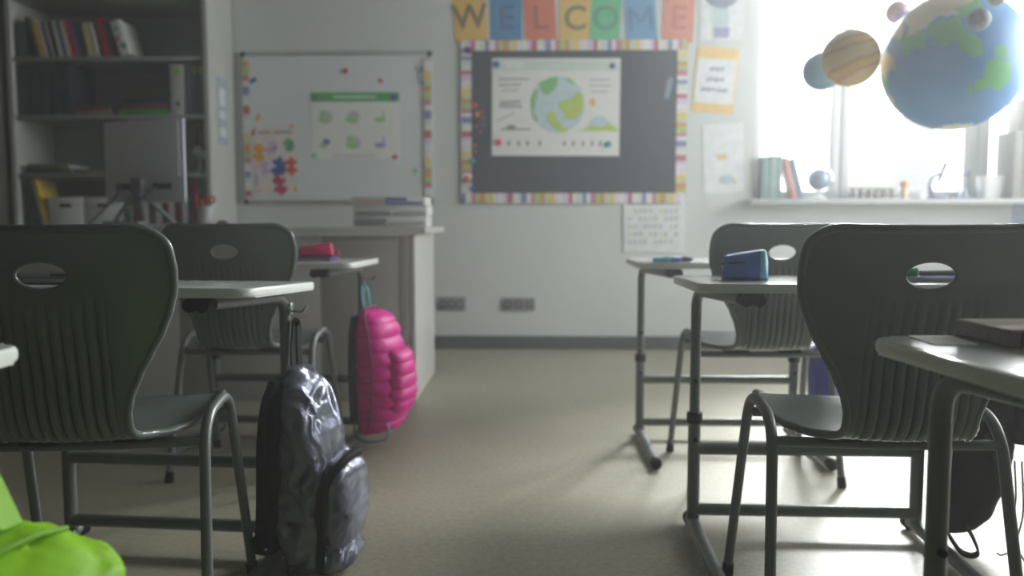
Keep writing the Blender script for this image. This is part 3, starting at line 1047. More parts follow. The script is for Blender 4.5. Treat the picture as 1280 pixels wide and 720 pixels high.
# white box files stacked on the counter's end
xa, xb = P(444, 260, 4.35).x, P(534, 260, 4.35).x
wbf = xb - xa
def flat_file(label, z, h, dx, strips):
    tt = thing('box_file', label, 'box file', ((xa + xb) / 2 + dx, 4.42, TZ + z), (0, 0, 0), 'white box files stacked on the counter')
    bm = BM()
    add_box(bm, (0, 0, h - .002), (wbf, .26, .004), .0015); add_box(bm, (0, 0, .002), (wbf, .26, .004), .0015)
    add_box(bm, (0, -.128, h / 2), (wbf, .004, h), .0015); add_box(bm, (wbf / 2 - .002, 0, h / 2), (.004, .26, h), .0015)
    finish('cover', bm, m_white, tt)
    bm = BM(); add_box(bm, (-.004, .004, h / 2), (wbf - .012, .246, h - .01)); finish('papers', bm, m_pages, tt, smooth=0)
    for (x0, x1, z0, z1, mm) in strips:
        bm = BM(); add_box(bm, ((x0 + x1) / 2 * wbf - wbf / 2, -.1308, (z0 + z1) / 2 * h), ((x1 - x0) * wbf, .0012, (z1 - z0) * h)); finish('spine_label', bm, mm, tt, smooth=0)
m_lgrey = M('label_grey', (140, 144, 148), .6); m_lblue = M('label_blue', (86, 100, 176), .6); m_lpink = M('label_pink', (206, 176, 170), .6); m_lpale = M('label_pale', (176, 180, 184), .6)
flat_file('white box file with a dark grey spine label, lowest of the stack', 0.0, .058, 0, [(.02, .46, .12, .72, m_lgrey), (.48, .97, .15, .4, m_lpale)])
flat_file('white box file with a pale spine, middle of the stack', .0585, .048, .004, [(.02, .5, .1, .4, m_lgrey), (.55, .97, .1, .35, m_lpale)])
flat_file('white box file with a blue-striped spine, topmost of the stack', .107, .046, -.003, [(.03, .44, .25, .7, m_lpink), (.45, .97, .15, .42, m_lblue), (.45, .75, .55, .85, m_lblue)])

# ------------------------------------------------------------------ bookcase and contents
BY0, BY1 = 5.16, 5.595
bx0, bx1 = P(11, 150, BY0).x, P(262, 150, BY0).x
t = thing('bookcase', 'tall grey open bookcase full of books and files behind the counter', 'bookcase', ((bx0 + bx1) / 2, (BY0 + BY1) / 2, 0))
cx, cy = t.location.x, t.location.y
BH = 2.62
bm = BM()
add_box(bm, (bx0 + .018 - cx, 0, BH / 2), (.036, BY1 - BY0, BH), .003)
finish('side_panel', bm, m_shelf_side, t)
bm = BM(); add_box(bm, (bx1 - .018 - cx, 0, BH / 2), (.036, BY1 - BY0, BH), .003)
finish('side_panel', bm, m_shelf_side, t)
bm = BM(); add_box(bm, (0, (BY1 - BY0) / 2 - .008, BH / 2), (bx1 - bx0 - .07, .012, BH - .02)); finish('back_panel', bm, m_shelf, t, smooth=0)
SZ = [P(150, y, BY0).z for y in (70, 143, 216, 286)]
for zz in SZ + [.45, .09, SZ[0] + .37, BH - .02]:
    bm = BM(); add_box(bm, (0, -.004, zz - .0135), (bx1 - bx0 - .073, BY1 - BY0 - .024, .025), .002); finish('shelf', bm, m_shelf, t)
yy = P(279, 140, 5.4)
bm = BM(); add_box(bm, (bx1 + .0015 - cx, .0, P(280, 140, 5.38).z), (.002, .16, .42)); finish('notice', bm, M('blue_grey_notice', (150, 162, 176), .6), t, smooth=0)
for dz, h in ((.09, .11), (-.02, .05), (-.13, .06)):
    bm = BM(); add_box(bm, (bx1 + .003 - cx, .0, P(280, 140, 5.38).z + dz), (.001, .11, h))
    finish('notice_print', bm, M('notice_white', (198, 202, 206), .6), t, smooth=0)
KP = 5.16 / F

YBK = BY0 + .03     # front of the things on the shelves


def up_book(label, cat, x0, w, h, z, col, lean=0, depth=.2, group=None, name='book', mats=None, y=YBK, rough=.55):
    """book standing on a shelf, left lower edge of its spine at x0; lean>0 tips its top to -x"""
    a = R(lean)
    m = mats or M('cover_%d_%d_%d' % col, col, rough, var=.1, nscale=25)
    o = thing(name, label, cat, (x0, y, z + .0008), (0, -a, 0), group)
    bm = BM()
    cth = min(.0025, w * .18)
    add_box(bm, (w / 2, cth / 2, h / 2), (w, cth, h), .0007)
    add_box(bm, (cth / 2, depth / 2, h / 2), (cth, depth, h), .0006)
    add_box(bm, (w - cth / 2, depth / 2, h / 2), (cth, depth, h), .0006)
    finish('cover', bm, m, o)
    bm = BM(); add_box(bm, (w / 2, depth / 2, h / 2), (w - 2 * cth - .0004, depth - .008, h - .008)); finish('pages', bm, m_pages, o, smooth=0)
    return o


G1 = 'books leaning on the top shelf of the bookcase'
xs0 = bx0 + .04
k = 5.19 / F
top_books = [
    (19, 2.6, 44, 0, (34, 36, 42), 'thin charcoal book at the end of the top shelf, against the side panel'),
    (22, 10, 45, 0, (82, 84, 92), 'broad grey upright volume on the top shelf beside the charcoal one'),
    (43.2, 3.6, 51, 13, (42, 36, 30), 'dark brown leaning book on the top shelf, beside the broad grey volume'),
    (47, 3.8, 49, 13, (104, 96, 80), 'olive grey leaning book on the top shelf, before the mustard one'),
    (51, 6, 47, 13, (214, 168, 40), 'mustard yellow leaning book on the top shelf'),
    (57.2, 4.0, 45, 13, (206, 206, 202), 'white leaning book on the top shelf beside the mustard one'),
    (61.6, 4, 44, 13, (40, 58, 74), 'dark teal leaning book on the top shelf, third after the mustard one'),
    (65.8, 2.8, 46, 13, (188, 188, 186), 'thin pale leaning book on the top shelf between two dark ones'),
    (69, 5.2, 45, 12, (30, 30, 32), 'black leaning book on the top shelf after the thin pale one'),
    (74.4, 5.2, 46, 12, (196, 196, 194), 'white leaning book on the top shelf after the black one'),
    (79.8, 4.8, 46, 12, (74, 108, 146), 'steel blue leaning book on the top shelf'),
    (84.8, 5.2, 46, 12, (212, 196, 190), 'cream leaning book on the top shelf just before the crimson one'),
    (90.2, 6, 46, 12, (188, 40, 56), 'crimson leaning book on the top shelf, beside a purple one'),
    (96.4, 5.2, 46, 12, (118, 84, 138), 'purple leaning book on the top shelf'),
    (101.8, 8.4, 44, 11, (40, 44, 76), 'thick navy leaning book on the top shelf'),
    (110.6, 7, 43, 11, (212, 200, 140), 'pale yellow leaning book on the top shelf'),
    (118, 6.5, 43, 11, (200, 200, 200), 'white leaning book on the top shelf between the pale yellow and red ones'),
    (131.5, 7.5, 48, 15, (172, 30, 38), 'tall red leaning book on the top shelf'),
    (139.5, 4, 44, 15, (60, 42, 44), 'thin maroon leaning book on the top shelf after the tall red one'),
]
for px, wpx, hpx, lean, col, lab in top_books:
    x0 = P(px, 68, YBK).x
    up_book(lab, 'book', x0, wpx * k * math.cos(R(lean)) * .96, hpx * k / math.cos(R(lean)) * .96, SZ[0], col, lean, group=G1, depth=.19 + .02 * random.random())
b = up_book('large white picture book with a green and pink spine ending the top shelf row', 'book', P(150.5, 68, YBK).x, 13 * k, 44 * k, SZ[0], (214, 216, 214), 17, group=G1)
bm = BM()
for (x, z, s, mi) in ((.03, .17, .022, 0), (.02, .11, .025, 1), (.04, .06, .03, 0), (.035, .13, .012, 1)):
    add_box(bm, (x, -.0008, z), (s, .001, s * 1.2), mi=mi)
finish('spine_print', bm, [M('print_green', (88, 150, 130), .6), M('print_pink', (190, 110, 120), .6)], b, smooth=0)


def binder(label, x0, w, h, z, col, tab=None, ring=True, group=None, lean=0, depth=.28, hole=(20, 20, 22), y=YBK, tab_z=.86):
    o = thing('ring_binder', label, 'binder', (x0, y, z + .0008), (0, -R(lean), 0), group)
    m = M('binder_%d_%d_%d' % col, col, .5, var=.06)
    bm = BM()
    add_box(bm, (w / 2, .0015, h / 2), (w, .003, h), .001)
    add_box(bm, (.0015, depth / 2, h / 2), (.003, depth, h), .001)
    add_box(bm, (w - .0015, depth / 2, h / 2), (.003, depth, h), .001)
    finish('cover', bm, m, o)
    bm = BM(); add_box(bm, (w / 2, depth / 2, h / 2), (w - .0066, depth - .02, h - .02)); finish('papers', bm, m_pages, o, smooth=0)
    if ring:
        bm = BM(); add_tube(bm, [(w / 2, -.001, h * .22), (w / 2, .002, h * .22)], min(.013, w * .3), 18); finish('finger_hole', bm, M('hole_%d' % hole[0], hole, .6), o)
    if tab:
        bm = BM(); add_box(bm, (w / 2, -.0008, h * tab_z), (w * .4, .0014, h * .16)); finish('spine_label', bm, M('tab_%d_%d_%d' % tab, tab, .5), o, smooth=0)
    return o


G2 = 'dark binders on the second shelf'
x = bx0 + .0375
ords = ['against the side panel', 'second from the side panel', 'third from the side panel', 'fourth from the side panel', 'last of its row']
for i in range(5):
    binder('dark navy binder on the second shelf, ' + ords[i], x, .066, .312, SZ[1], (34, 40, 56), ring=False, group=G2)
    x += .0675
binder('white binder with a green tag beside the coloured folder pile', P(213.5, 140, YBK).x, 18.3 * k, .305, SZ[1], (206, 208, 208), (150, 206, 70), group='pale binders on the second shelf')
xg = P(233, 140, YBK).x
binder('slate grey binder touching the white one on the second shelf', xg, .038, .31, SZ[1], (98, 104, 120), None, ring=False, group='pale binders on the second shelf')
binder('slate grey binder with an amber tag on the second shelf', xg + .039, .036, .315, SZ[1], (92, 98, 114), (214, 166, 60), ring=False, group='pale binders on the second shelf')
binder('slate grey binder with a yellow-green tag on the second shelf', xg + .076, .034, .31, SZ[1], (100, 106, 120), (176, 186, 60), ring=False, group='pale binders on the second shelf')


def flat(label, cat, name, x0, x1, z, h, col, group=None, d=.26, y=YBK, rz=0):
    o = slab_book(name, label, cat, ((x0 + x1) / 2, y + d / 2, z + .0006), R(rz), x1 - x0, d, h, M('flat_%d_%d_%d' % col, col, .5, var=.08), m_pages, group, spine=False)
    bm = BM(); add_box(bm, (0, -d / 2 + .001, h / 2), (x1 - x0, .002, h), .0006); finish('spine', bm, _M['flat_%d_%d_%d' % col], o)
    return o


X = lambda px: P(px, 140, YBK).x
G3 = 'folders lying flat on the second shelf'
flat('tan paper stack under the red folder on the second shelf', 'folder', 'folder', X(94), X(139), SZ[1], .026, (128, 118, 96), G3)
flat('dull red folder on a tan paper stack', 'folder', 'folder', X(91), X(137), SZ[1] + .0265, .022, (134, 36, 42), G3)
flat('bright green folder at the bottom of the coloured pile', 'folder', 'folder', X(149), X(212.5), SZ[1], .034, (22, 150, 44), G3)
flat('brownish red folder between green and navy ones', 'folder', 'folder', X(148), X(212.5), SZ[1] + .0345, .032, (112, 48, 40), G3)
flat('navy folder on top of the coloured pile', 'folder', 'folder', X(153), X(212.5), SZ[1] + .067, .034, (38, 42, 84), G3)
G4 = 'things lying flat on the third shelf'
flat('charcoal folder under the green sheets on the third shelf', 'folder', 'folder', X(30), X(86), SZ[2], .03, (62, 66, 66), G4)
flat('moss green folder on the charcoal one, third shelf', 'folder', 'folder', X(31), X(83), SZ[2] + .0305, .024, (84, 122, 44), G4)
flat('olive folder lying beside the monitor on the third shelf', 'folder', 'folder', X(87.5), X(134), SZ[2], .022, (112, 112, 58), G4)
# lowest visible shelf
xl = bx0 + .037 + .070
binder('navy binder leaning in the lowest visible shelf', xl, .05, .31, SZ[3], (38, 44, 58), None, ring=False, lean=12)
up_book('teal-edged folder leaning beside the navy binder', 'folder', xl + .0515, .012, .312, SZ[3], (40, 108, 116), 12, name='folder')
up_book('yellow folder leaning on the teal one in the bookcase', 'folder', xl + .0645, .03, .31, SZ[3], (206, 180, 48), 12, name='folder')


def storage_box(label, x0, w, h, z):
    o = thing('storage_box', label, 'box', (x0 + w / 2, YBK + .14, z + .0008), (0, 0, 0), 'white storage boxes in the bookcase')
    bm = BM()
    add_box(bm, (0, 0, h * .42), (w - .008, .28, h * .84), .003); finish('box_body', bm, m_white, o)
    bm = BM(); add_box(bm, (0, 0, h * .86), (w, .29, h * .28), .003); finish('lid', bm, m_white, o)
    bm = BM(); add_prism(bm, [(a, b + h * .74) for a, b in rrect(.075, .024, .009, 4)], -.147, -.144); finish('handle_slot', bm, M('slot_dark', (34, 35, 38), .7), o)
    return o


xq = xl + .098
storage_box('white storage box beside the yellow folder in the bookcase', xq, 46 * k, .195, SZ[3])
storage_box('white storage box partly behind the monitor in the bookcase', xq + 47.5 * k, 46 * k, .195, SZ[3])
G5 = 'books in the bookcase behind the monitor stand'
low = [(162, 5, (120, 130, 96), 'grey-green'), (171, 6, (138, 38, 70), 'raspberry'), (177.5, 9, (206, 206, 206), 'thick white'), (187, 8, (100, 92, 78), 'brown-grey'),
       (195.5, 7, (216, 214, 208), 'ivory'), (203, 4, (52, 52, 98), 'indigo'), (207.3, 3.5, (162, 40, 54), 'scarlet'), (211.2, 8, (208, 208, 206), 'plain white'), (219.5, 4, (150, 46, 52), 'brick red'),
       (224, 3, (58, 62, 54), 'dark olive'), (227.5, 7.5, (212, 214, 216), 'bright white'), (235.5, 4, (46, 84, 122), 'denim blue')]
for px, w, col, nm in low:
    up_book(nm + ' book standing under the monitor edge on the lowest visible shelf', 'book', P(px, 284, YBK).x, w * k * .97, .16 + .02 * random.random(), SZ[3], col, 0, group=G5)
binder('magenta binder on the lowest visible shelf beside the monitor', P(240.5, 284, YBK).x, 9.3 * k, .315, SZ[3], (160, 44, 82), None, hole=(60, 16, 30))
binder('teal binder on the lowest visible shelf against the side panel', P(250.3, 284, YBK).x, 6 * k, .31, SZ[3], (70, 118, 118), None, hole=(24, 40, 40))
for i, (px, w, col, nm) in enumerate([(236, 6, (120, 92, 62), 'brown'), (242.5, 5, (104, 78, 54), 'dark brown'), (248, 6, (134, 106, 72), 'tan brown')]):
    up_book(nm + ' book on the third shelf behind the white ornament', 'book', P(px, 214, YBK).x, w * k * .97, .30, SZ[2], col, 0, y=YBK + .12, group='brown books on the third shelf')
pw = P(250, 212, YBK + .05)
t = thing('ornament', 'white ornament with round heads on the third shelf of the bookcase', 'ornament', (pw.x, YBK + .055, SZ[2]))
bm = BM(); add_lathe(bm, [(.034, 0), (.034, .012), (.012, .02), (.010, .085), (.02, .1)], seg=20); finish('base', bm, m_white, t)
bm = BM(); add_lathe(bm, [(.036 * math.sin(PI * i / 14), .135 - .036 * math.cos(PI * i / 14)) for i in range(15)], (-.006, 0, 0), 20); finish('head', bm, m_white, t)
bm = BM(); add_lathe(bm, [(.022 * math.sin(PI * i / 12), .115 - .022 * math.cos(PI * i / 12)) for i in range(13)], (.034, -.01, 0), 18); finish('small_head', bm, m_white, t)

# ------------------------------------------------------------------ things on the back wall
KW = (YB) / F * 1.003
YW = YB - .0015


def wc(px, py, y=YW):
    return P(px, py, y)


def decal(parent, name, mats, shapes, dep=.0012, y=0.0):
    """printed or pasted shapes on a wall sheet; coordinates in metres from the sheet's centre (x, z)"""
    bm = BM()
    for n_, sh in enumerate(shapes):
        d_ = dep + n_ * .00004
        mi = sh[0]
        kind = sh[1]
        if kind == 'r':
            _, _, x, z, w, h = sh[:6]
            a = R(sh[6]) if len(sh) > 6 else 0
            poly = [(x + dx * math.cos(a) - dz * math.sin(a), z + dx * math.sin(a) + dz * math.cos(a)) for dx, dz in ((-w / 2, -h / 2), (w / 2, -h / 2), (w / 2, h / 2), (-w / 2, h / 2))]
        elif kind == 'd':
            poly = disc(*sh[2:])
        else:
            poly = sh[2]
        add_prism(bm, poly, y - d_, y, mi)
    return finish(name, bm, mats, parent, smooth=0)


def sheet(name, label, cat, x0, y0, x1, y1, mat, rot=0, group=None, th=.002, ywall=YW, r=0):
    """flat thing on the back wall spanning photo pixels; returns the object and its size in metres"""
    c = wc((x0 + x1) / 2, (y0 + y1) / 2, ywall)
    w, h = (x1 - x0) * KW, (y1 - y0) * KW
    bm = BM()
    add_prism(bm, rrect(w, h, r, 5) if r else [(-w / 2, -h / 2), (w / 2, -h / 2), (w / 2, h / 2), (-w / 2, h / 2)], -th, 0)
    o = finish(name, bm, mat, None, c, (0, R(-rot), 0), smooth=0)
    tag(o, label, cat, group)
    return o, w, h


# WELCOME cards
cards = [(567, 607.5, -14, 51, (214, 172, 76), (120, 104, 62), 'W', 4, 'golden yellow'), (613.5, 652, -14, 51, (62, 128, 176), (52, 98, 144), 'E', 0, 'strong blue'),
         (655.5, 694, -14, 51, (206, 104, 76), (160, 78, 64), 'L', 3.5, 'orange-red'), (699.5, 738.5, -14, 52, (214, 178, 92), (128, 116, 70), 'C', -1, 'pale yellow'),
         (738.5, 776, -14, 52, (92, 184, 134), (80, 150, 118), 'O', -3, 'green'), (781.5, 819.5, -14, 52, (100, 152, 190), (80, 126, 166), 'M', 4.5, 'lighter blue'),
         (829, 867.5, -14, 51, (214, 136, 116), (196, 118, 108), 'E', -3, 'salmon')]
for x0, x1, y0, y1, col, lc, ch, ro, nm in cards:
    o, w, h = sheet('letter_card', '%s card with the letter %s in the welcome banner' % (nm, ch), 'letter card', x0, y0, x1, y1, M('card_%d_%d' % (col[0], col[1]), col, .75, var=.03), ro, 'letter cards of the welcome banner')
    if ch == 'M':
        k_ = .066
        decal(o, 'letter', [M('ink_%d_%d' % (lc[0], lc[1]), lc, .8)], [(0, 'r', -k_, -.02, .024, .148), (0, 'r', k_, -.02, .024, .148),
              (0, 'p', [(-k_ - .012, .054), (-k_ + .014, .054), (.012, -.05), (-.012, -.05)]), (0, 'p', [(k_ + .012, .054), (k_ - .014, .054), (-.012, -.05), (.012, -.05)])], y=-.002)
        continue
    fc = bpy.data.curves.new('letter', 'FONT')
    fc.body = ch; fc.size = .215; fc.align_x = 'CENTER'; fc.align_y = 'CENTER'; fc.extrude = .0008; fc.offset = .004 if ch != 'M' else .001
    fc.materials.append(M('ink_%d_%d' % (lc[0], lc[1]), lc, .8))
    tmp = bpy.data.objects.new('tmp_text', fc); COL.objects.link(tmp)
    bpy.context.view_layer.update()
    me = bpy.data.meshes.new_from_object(tmp.evaluated_get(bpy.context.evaluated_depsgraph_get()))
    bpy.data.objects.remove(tmp); bpy.data.curves.remove(fc)
    fo = bpy.data.objects.new('letter', me); COL.objects.link(fo)
    fo.parent = o; fo.location = (0, -.0028, -.025 if ch != 'W' else -.02); fo.rotation_euler = (PI / 2, 0, 0)

# pinboard with striped paper border
stripe = [(216, 216, 212), (206, 186, 214), (176, 92, 104), (214, 214, 206), (196, 206, 204), (120, 122, 172), (216, 214, 214), (190, 120, 146), (170, 190, 110), (196, 140, 80), (186, 200, 170), (216, 190, 96), (214, 204, 214)]
sm = [M('stripe_%d' % i, c, .75, var=.03) for i, c in enumerate(stripe)]
bo, bw, bh = sheet('pinboard', 'dark grey pinboard with a striped paper border under the welcome banner', 'pinboard', 579, 54, 855, 252, m_pinboard, th=.012)


def stripe_strip(parent, name, x, z, l, w, horiz, start=0, y=-.0122, step=.0306):
    bm = BM()
    pos, i = -l / 2, start
    while pos < l / 2 - 1e-4:
        s = min(step * (1.3 if i % 3 == 0 else .85), l / 2 - pos)
        c = pos + s / 2
        if horiz:
            add_box(bm, (x + c, y - .001, z), (s, .002, w), mi=i % len(sm))
        else:
            add_box(bm, (x, y - .001, z + c), (w, .002, s), mi=i % len(sm))
        pos += s; i += 1
    return finish(name, bm, sm, parent, smooth=0)


sw = 12.5 * KW
stripe_strip(bo, 'border_strip', 0, bh / 2 - sw / 2, bw, sw, True, 0)
stripe_strip(bo, 'border_strip', 0, -bh / 2 + sw / 2, bw, sw, True, 5)
stripe_strip(bo, 'border_strip', -bw / 2 + sw / 2, 0, bh - 2 * sw, sw, False, 3)
stripe_strip(bo, 'border_strip', bw / 2 - sw / 2, 0, bh - 2 * sw, sw, False, 8)

m_globeblue = M('print_water', (184, 204, 210), .7); m_lime_print = M('print_lime', (172, 196, 76), .7); m_green_print = M('print_leaf', (112, 180, 104), .7)
m_ink = M('print_grey', (170, 172, 172), .7); m_mint = M('print_mint', (196, 212, 202), .7); m_ink2 = M('print_dark_grey', (128, 130, 132), .7)
m_sun = M('print_sun', (222, 180, 100), .7)
YP = YW - .0135
po, pw_, ph_ = sheet('earth_poster', 'white earth science poster held on the pinboard by four magnets', 'poster', 616.5, 75, 773, 193, m_paper, -.3, ywall=YP)
cpx, cpy = (616.5 + 773) / 2, (75 + 193) / 2
q = lambda x, y: ((x - cpx) * KW, (cpy - y) * KW)
def rr_(mi, x0, y0, x1, y1, rot=0):
    a, b = q((x0 + x1) / 2, (y0 + y1) / 2)
    return (mi, 'r', a, b, (x1 - x0) * KW, (y1 - y0) * KW, rot)
def dd_(mi, x, y, r, r2=None):
    a, b = q(x, y)
    return (mi, 'd', a, b, r * KW, (r2 or r) * KW)
def pp_(mi, pts):
    return (mi, 'p', [q(*p) for p in pts])
decal(po, 'header_strip', [m_mint, m_paper], [rr_(0, 620, 77, 771, 90)], y=-.002)
for t1 in (rr_(0, 632, 79, 656, 86), rr_(0, 672, 92, 700, 96), rr_(0, 722, 92, 752, 96)):
    decal(po, 'header_title', [m_paper], [t1], y=-.0032)
for t1 in ([rr_(0, 624, 99, 663, 101.5), rr_(0, 625, 106, 652, 108.5), rr_(0, 628, 113, 648, 115)], [rr_(0, 735, 100, 760, 102), rr_(0, 735, 107, 762, 109), rr_(0, 738, 114, 758, 116)]):
    decal(po, 'text_block', [m_ink], t1, y=-.002)
decal(po, 'globe_picture', [m_globeblue], [dd_(0, 697, 131, 33.5, 34.5)], y=-.002)
land = [pp_(0, [(674, 104), (690, 98), (697, 98), (695, 110), (687, 118), (682, 120), (676, 113)]), pp_(0, [(664, 125), (668, 114), (672, 113), (671, 122), (668, 140), (674, 152), (668, 150)]),
        pp_(1, [(700, 127), (712, 125), (722, 115), (727, 118), (729, 128), (727, 140), (718, 148), (706, 148), (703, 138), (697, 132)]), pp_(1, [(684, 140), (692, 138), (696, 148), (704, 158), (712, 160), (704, 165), (694, 160), (684, 150)]),
        pp_(0, [(704, 98), (712, 100), (720, 107), (710, 104)])]
decal(po, 'globe_land', [m_green_print, m_lime_print], land, y=-.0033)
decal(po, 'diagram', [m_ink2, m_ink, m_lime_print, m_sun, m_globeblue], [rr_(1, 626, 126, 652, 130, 4), rr_(1, 625, 131, 653, 135), rr_(0, 628, 160, 664, 162), dd_(0, 640, 158, 6, 2.5), rr_(1, 620, 146, 645, 147.5, 25)], y=-.002)
decal(po, 'landscape_picture', [m_ink2, m_ink, m_lime_print, m_sun, m_globeblue], [pp_(4, [(732, 158), (740, 146), (752, 144), (762, 152), (768, 160)]), pp_(2, [(722, 163), (738, 156), (752, 158), (760, 152), (771, 160), (771, 163)]), dd_(3, 739.5, 128, 4, 5)], y=-.002)
decal(po, 'legend_row', [m_ink2], [rr_(0, x, 175, x + 3, 181) for x in (636, 648, 659, 674, 704, 715, 727, 738, 748)], y=-.002)


def magnet(px, py, r, col, label, ywall, cat='magnet', group='round magnets on the boards'):
    c = wc(px, py, ywall)
    bm = BM()
    rr = r * KW
    add_lathe(bm, [(rr, 0), (rr, rr * .35), (rr * .85, rr * .55), (.001, rr * .6)], seg=20, rot=Matrix.Rotation(PI / 2, 3, 'X'))
    o = finish('magnet', bm, M('magnet_%d_%d_%d' % col, col, .35), None, c)
    tag(o, label, cat, group)


YM = YP - .0022
magnet(620.5, 81, 4, (40, 84, 176), 'blue magnet at the upper corner of the earth poster', YM)
magnet(766, 82.5, 3.4, (92, 60, 150), 'purple magnet at the upper corner of the earth poster', YM)
magnet(623.5, 178, 4, (216, 40, 100), 'pink magnet at the lower corner of the earth poster', YM)
magnet(760.5, 180.5, 3.8, (44, 152, 162), 'teal magnet at the lower corner of the earth poster', YM)
YN = YW - .0125
for px, py, r, col, nm in [(593.5, 131.5, 3.4, (206, 36, 96), 'magenta magnet, topmost loose one on the dark pinboard'), (596.5, 142.5, 3.2, (206, 120, 44), 'orange magnet loose on the dark pinboard'),
                           (603, 139, 2.4, (150, 36, 74), 'small crimson magnet beside the orange one on the pinboard'), (604, 147, 2.2, (160, 40, 80), 'small crimson magnet under another crimson one on the pinboard'),
                           (595, 158, 2.4, (150, 50, 100), 'plum magnet below the loose cluster on the pinboard'), (604, 156, 2.3, (40, 90, 96), 'dark teal magnet loose on the pinboard'),
                           (600, 165, 1.8, (146, 40, 84), 'tiny berry magnet under the dark teal one'), (593.5, 182, 2.2, (186, 110, 60), 'tan magnet low on the pinboard edge'), (594.5, 189, 2, (150, 110, 60), 'ochre magnet under the tan one')]:
    magnet(px, py, r, col, nm, YN)
for px, py, r, col, nm in [(585, 63, 4.4, (88, 30, 120), 'violet magnet on the upper striped border corner'), (590, 201, 3.6, (40, 140, 150), 'turquoise magnet on the striped border near the bottom'),
                           (584, 224, 4, (200, 110, 40), 'burnt orange magnet low on the striped border'), (590, 236, 3, (40, 70, 170), 'royal blue magnet at the bottom corner of the striped border')]:
    magnet(px, py, r, col, nm, YN - .0025)
bm = BM()
add_prism(bm, [(-.028, -.06), (.0, -.075), (.03, .05), (.012, .075), (-.012, .05)], -.0016, 0)
o = finish('paper_cutout', bm, M('slate_blue_paper', (108, 128, 146), .7), None, wc(836, 110, YN), smooth=0); tag(o, 'slate blue paper cutout on the pinboard near the striped border', 'cutout')

# whiteboard
wo, ww, wh = sheet('whiteboard', 'wide framed whiteboard between bookcase and pinboard', 'whiteboard', 307, 70.5, 537.5, 250.5, m_wboard, th=.014, r=.01)
bm = BM()
for (x, z, w, h) in ((0, wh / 2, ww, .022), (0, -wh / 2, ww, .022), (-ww / 2, 0, .016, wh), (ww / 2, 0, .016, wh)):
    add_box(bm, (x, -.011, z), (w, .022, h), .003)
finish('board_frame', bm, M('aluminium_trim', (176, 180, 182), .4, metal=.5), wo)
for sx in (-1, 1):
    for sz in (-1, 1):
        bm = BM(); add_box(bm, (sx * ww / 2, -.0125, sz * wh / 2), (.034, .027, .034), .008); finish('corner_cap', bm, M('corner_dark', (58, 64, 68), .5), wo)
m_s = 10 * KW
stripe_strip(wo, 'border_strip', -ww / 2 + m_s * .3, 0, wh - .07, 8 * KW, False, 2, -.0222, .042)
stripe_strip(wo, 'border_strip', ww / 2 - m_s * .3, 0, wh - .07, 9 * KW, False, 6, -.0222, .042)
YWB = YW - .0145
go, gw, gh = sheet('recycling_poster', 'white sheet with a green title bar and six small pictures on the whiteboard', 'poster', 390, 116, 499, 197, m_paper, ywall=YWB)
cpx, cpy = (390 + 499) / 2, (116 + 197) / 2
m_gbar = M('green_bar', (64, 160, 88), .6); m_pg = M('pic_green', (150, 196, 130), .7); m_pl = M('pic_lilac', (150, 150, 192), .7); m_pgr = M('pic_grey', (186, 188, 190), .7); m_pm = M('pic_indigo', (110, 112, 168), .7)
decal(go, 'title_bar', [m_gbar, M('title_ink', (176, 210, 182), .7)], [rr_(0, 390, 116.5, 499, 128)], y=-.002)
decal(go, 'title_text', [_M['title_ink']], [rr_(0, 417, 120.5, 470, 124)], y=-.0032)
pics = []
for i, (x, y) in enumerate([(408, 147), (442, 147), (478, 147), (408, 178), (442, 178), (478, 178)]):
    pics += [dd_(2, x, y, 8.5, 8)] if i in (0, 1, 4) else []
    pics += [dd_(0 if i != 5 else 1, x - 3, y + 3, 7, 3.2)] if i != 3 else [dd_(3, x, y - 1, 5, 4), dd_(0, x - 4, y + 4, 5, 3)]
    pics += [dd_(0, x - 4, y - 5, 4, 4)] if i in (0, 4) else []
    pics += [rr_(1 if i in (3, 5) else 0, x, y - 8, x + 2, y + 4)] if i in (2, 5) else []
for j, (a) in enumerate(pics):
    pass
for pc1 in pics:
    decal(go, 'picture', [m_pg, m_pl, m_pgr, m_pm], [pc1], y=-.002 - .00006 * pics.index(pc1))
decal(go, 'caption_line', [m_pgr], [rr_(0, 416, 193, 470, 195)], y=-.002)
magnet(394.5, 122, 3, (30, 120, 80), 'dark green magnet on the green title bar', YWB - .0035)
magnet(492.5, 122, 4, (52, 66, 150), 'dark blue magnet on the green title bar', YWB - .0035)
magnet(432, 88.5, 3.4, (186, 30, 66), 'red magnet high on the whiteboard', YWB)
magnet(476.5, 101, 2.6, (190, 70, 90), 'rose magnet above the green title bar', YWB)
magnet(494.5, 196, 2.8, (190, 60, 80), 'red magnet at the lower corner of the green-titled sheet', YWB - .0022)
magnet(394.5, 194, 2.6, (120, 206, 176), 'mint magnet at the lower corner of the green-titled sheet', YWB - .0022)
magnet(519.5, 213, 3, (90, 196, 130), 'green magnet low on the whiteboard near the striped edge', YWB)

zo, zw, zh_ = sheet('puzzle_poster', 'cream poster of colourful puzzle pieces in the whiteboard corner', 'poster', 317, 159, 371, 241, M('cream_paper', (214, 204, 198), .7), 1, ywall=YWB)
cpx, cpy = (317 + 371) / 2, (159 + 241) / 2


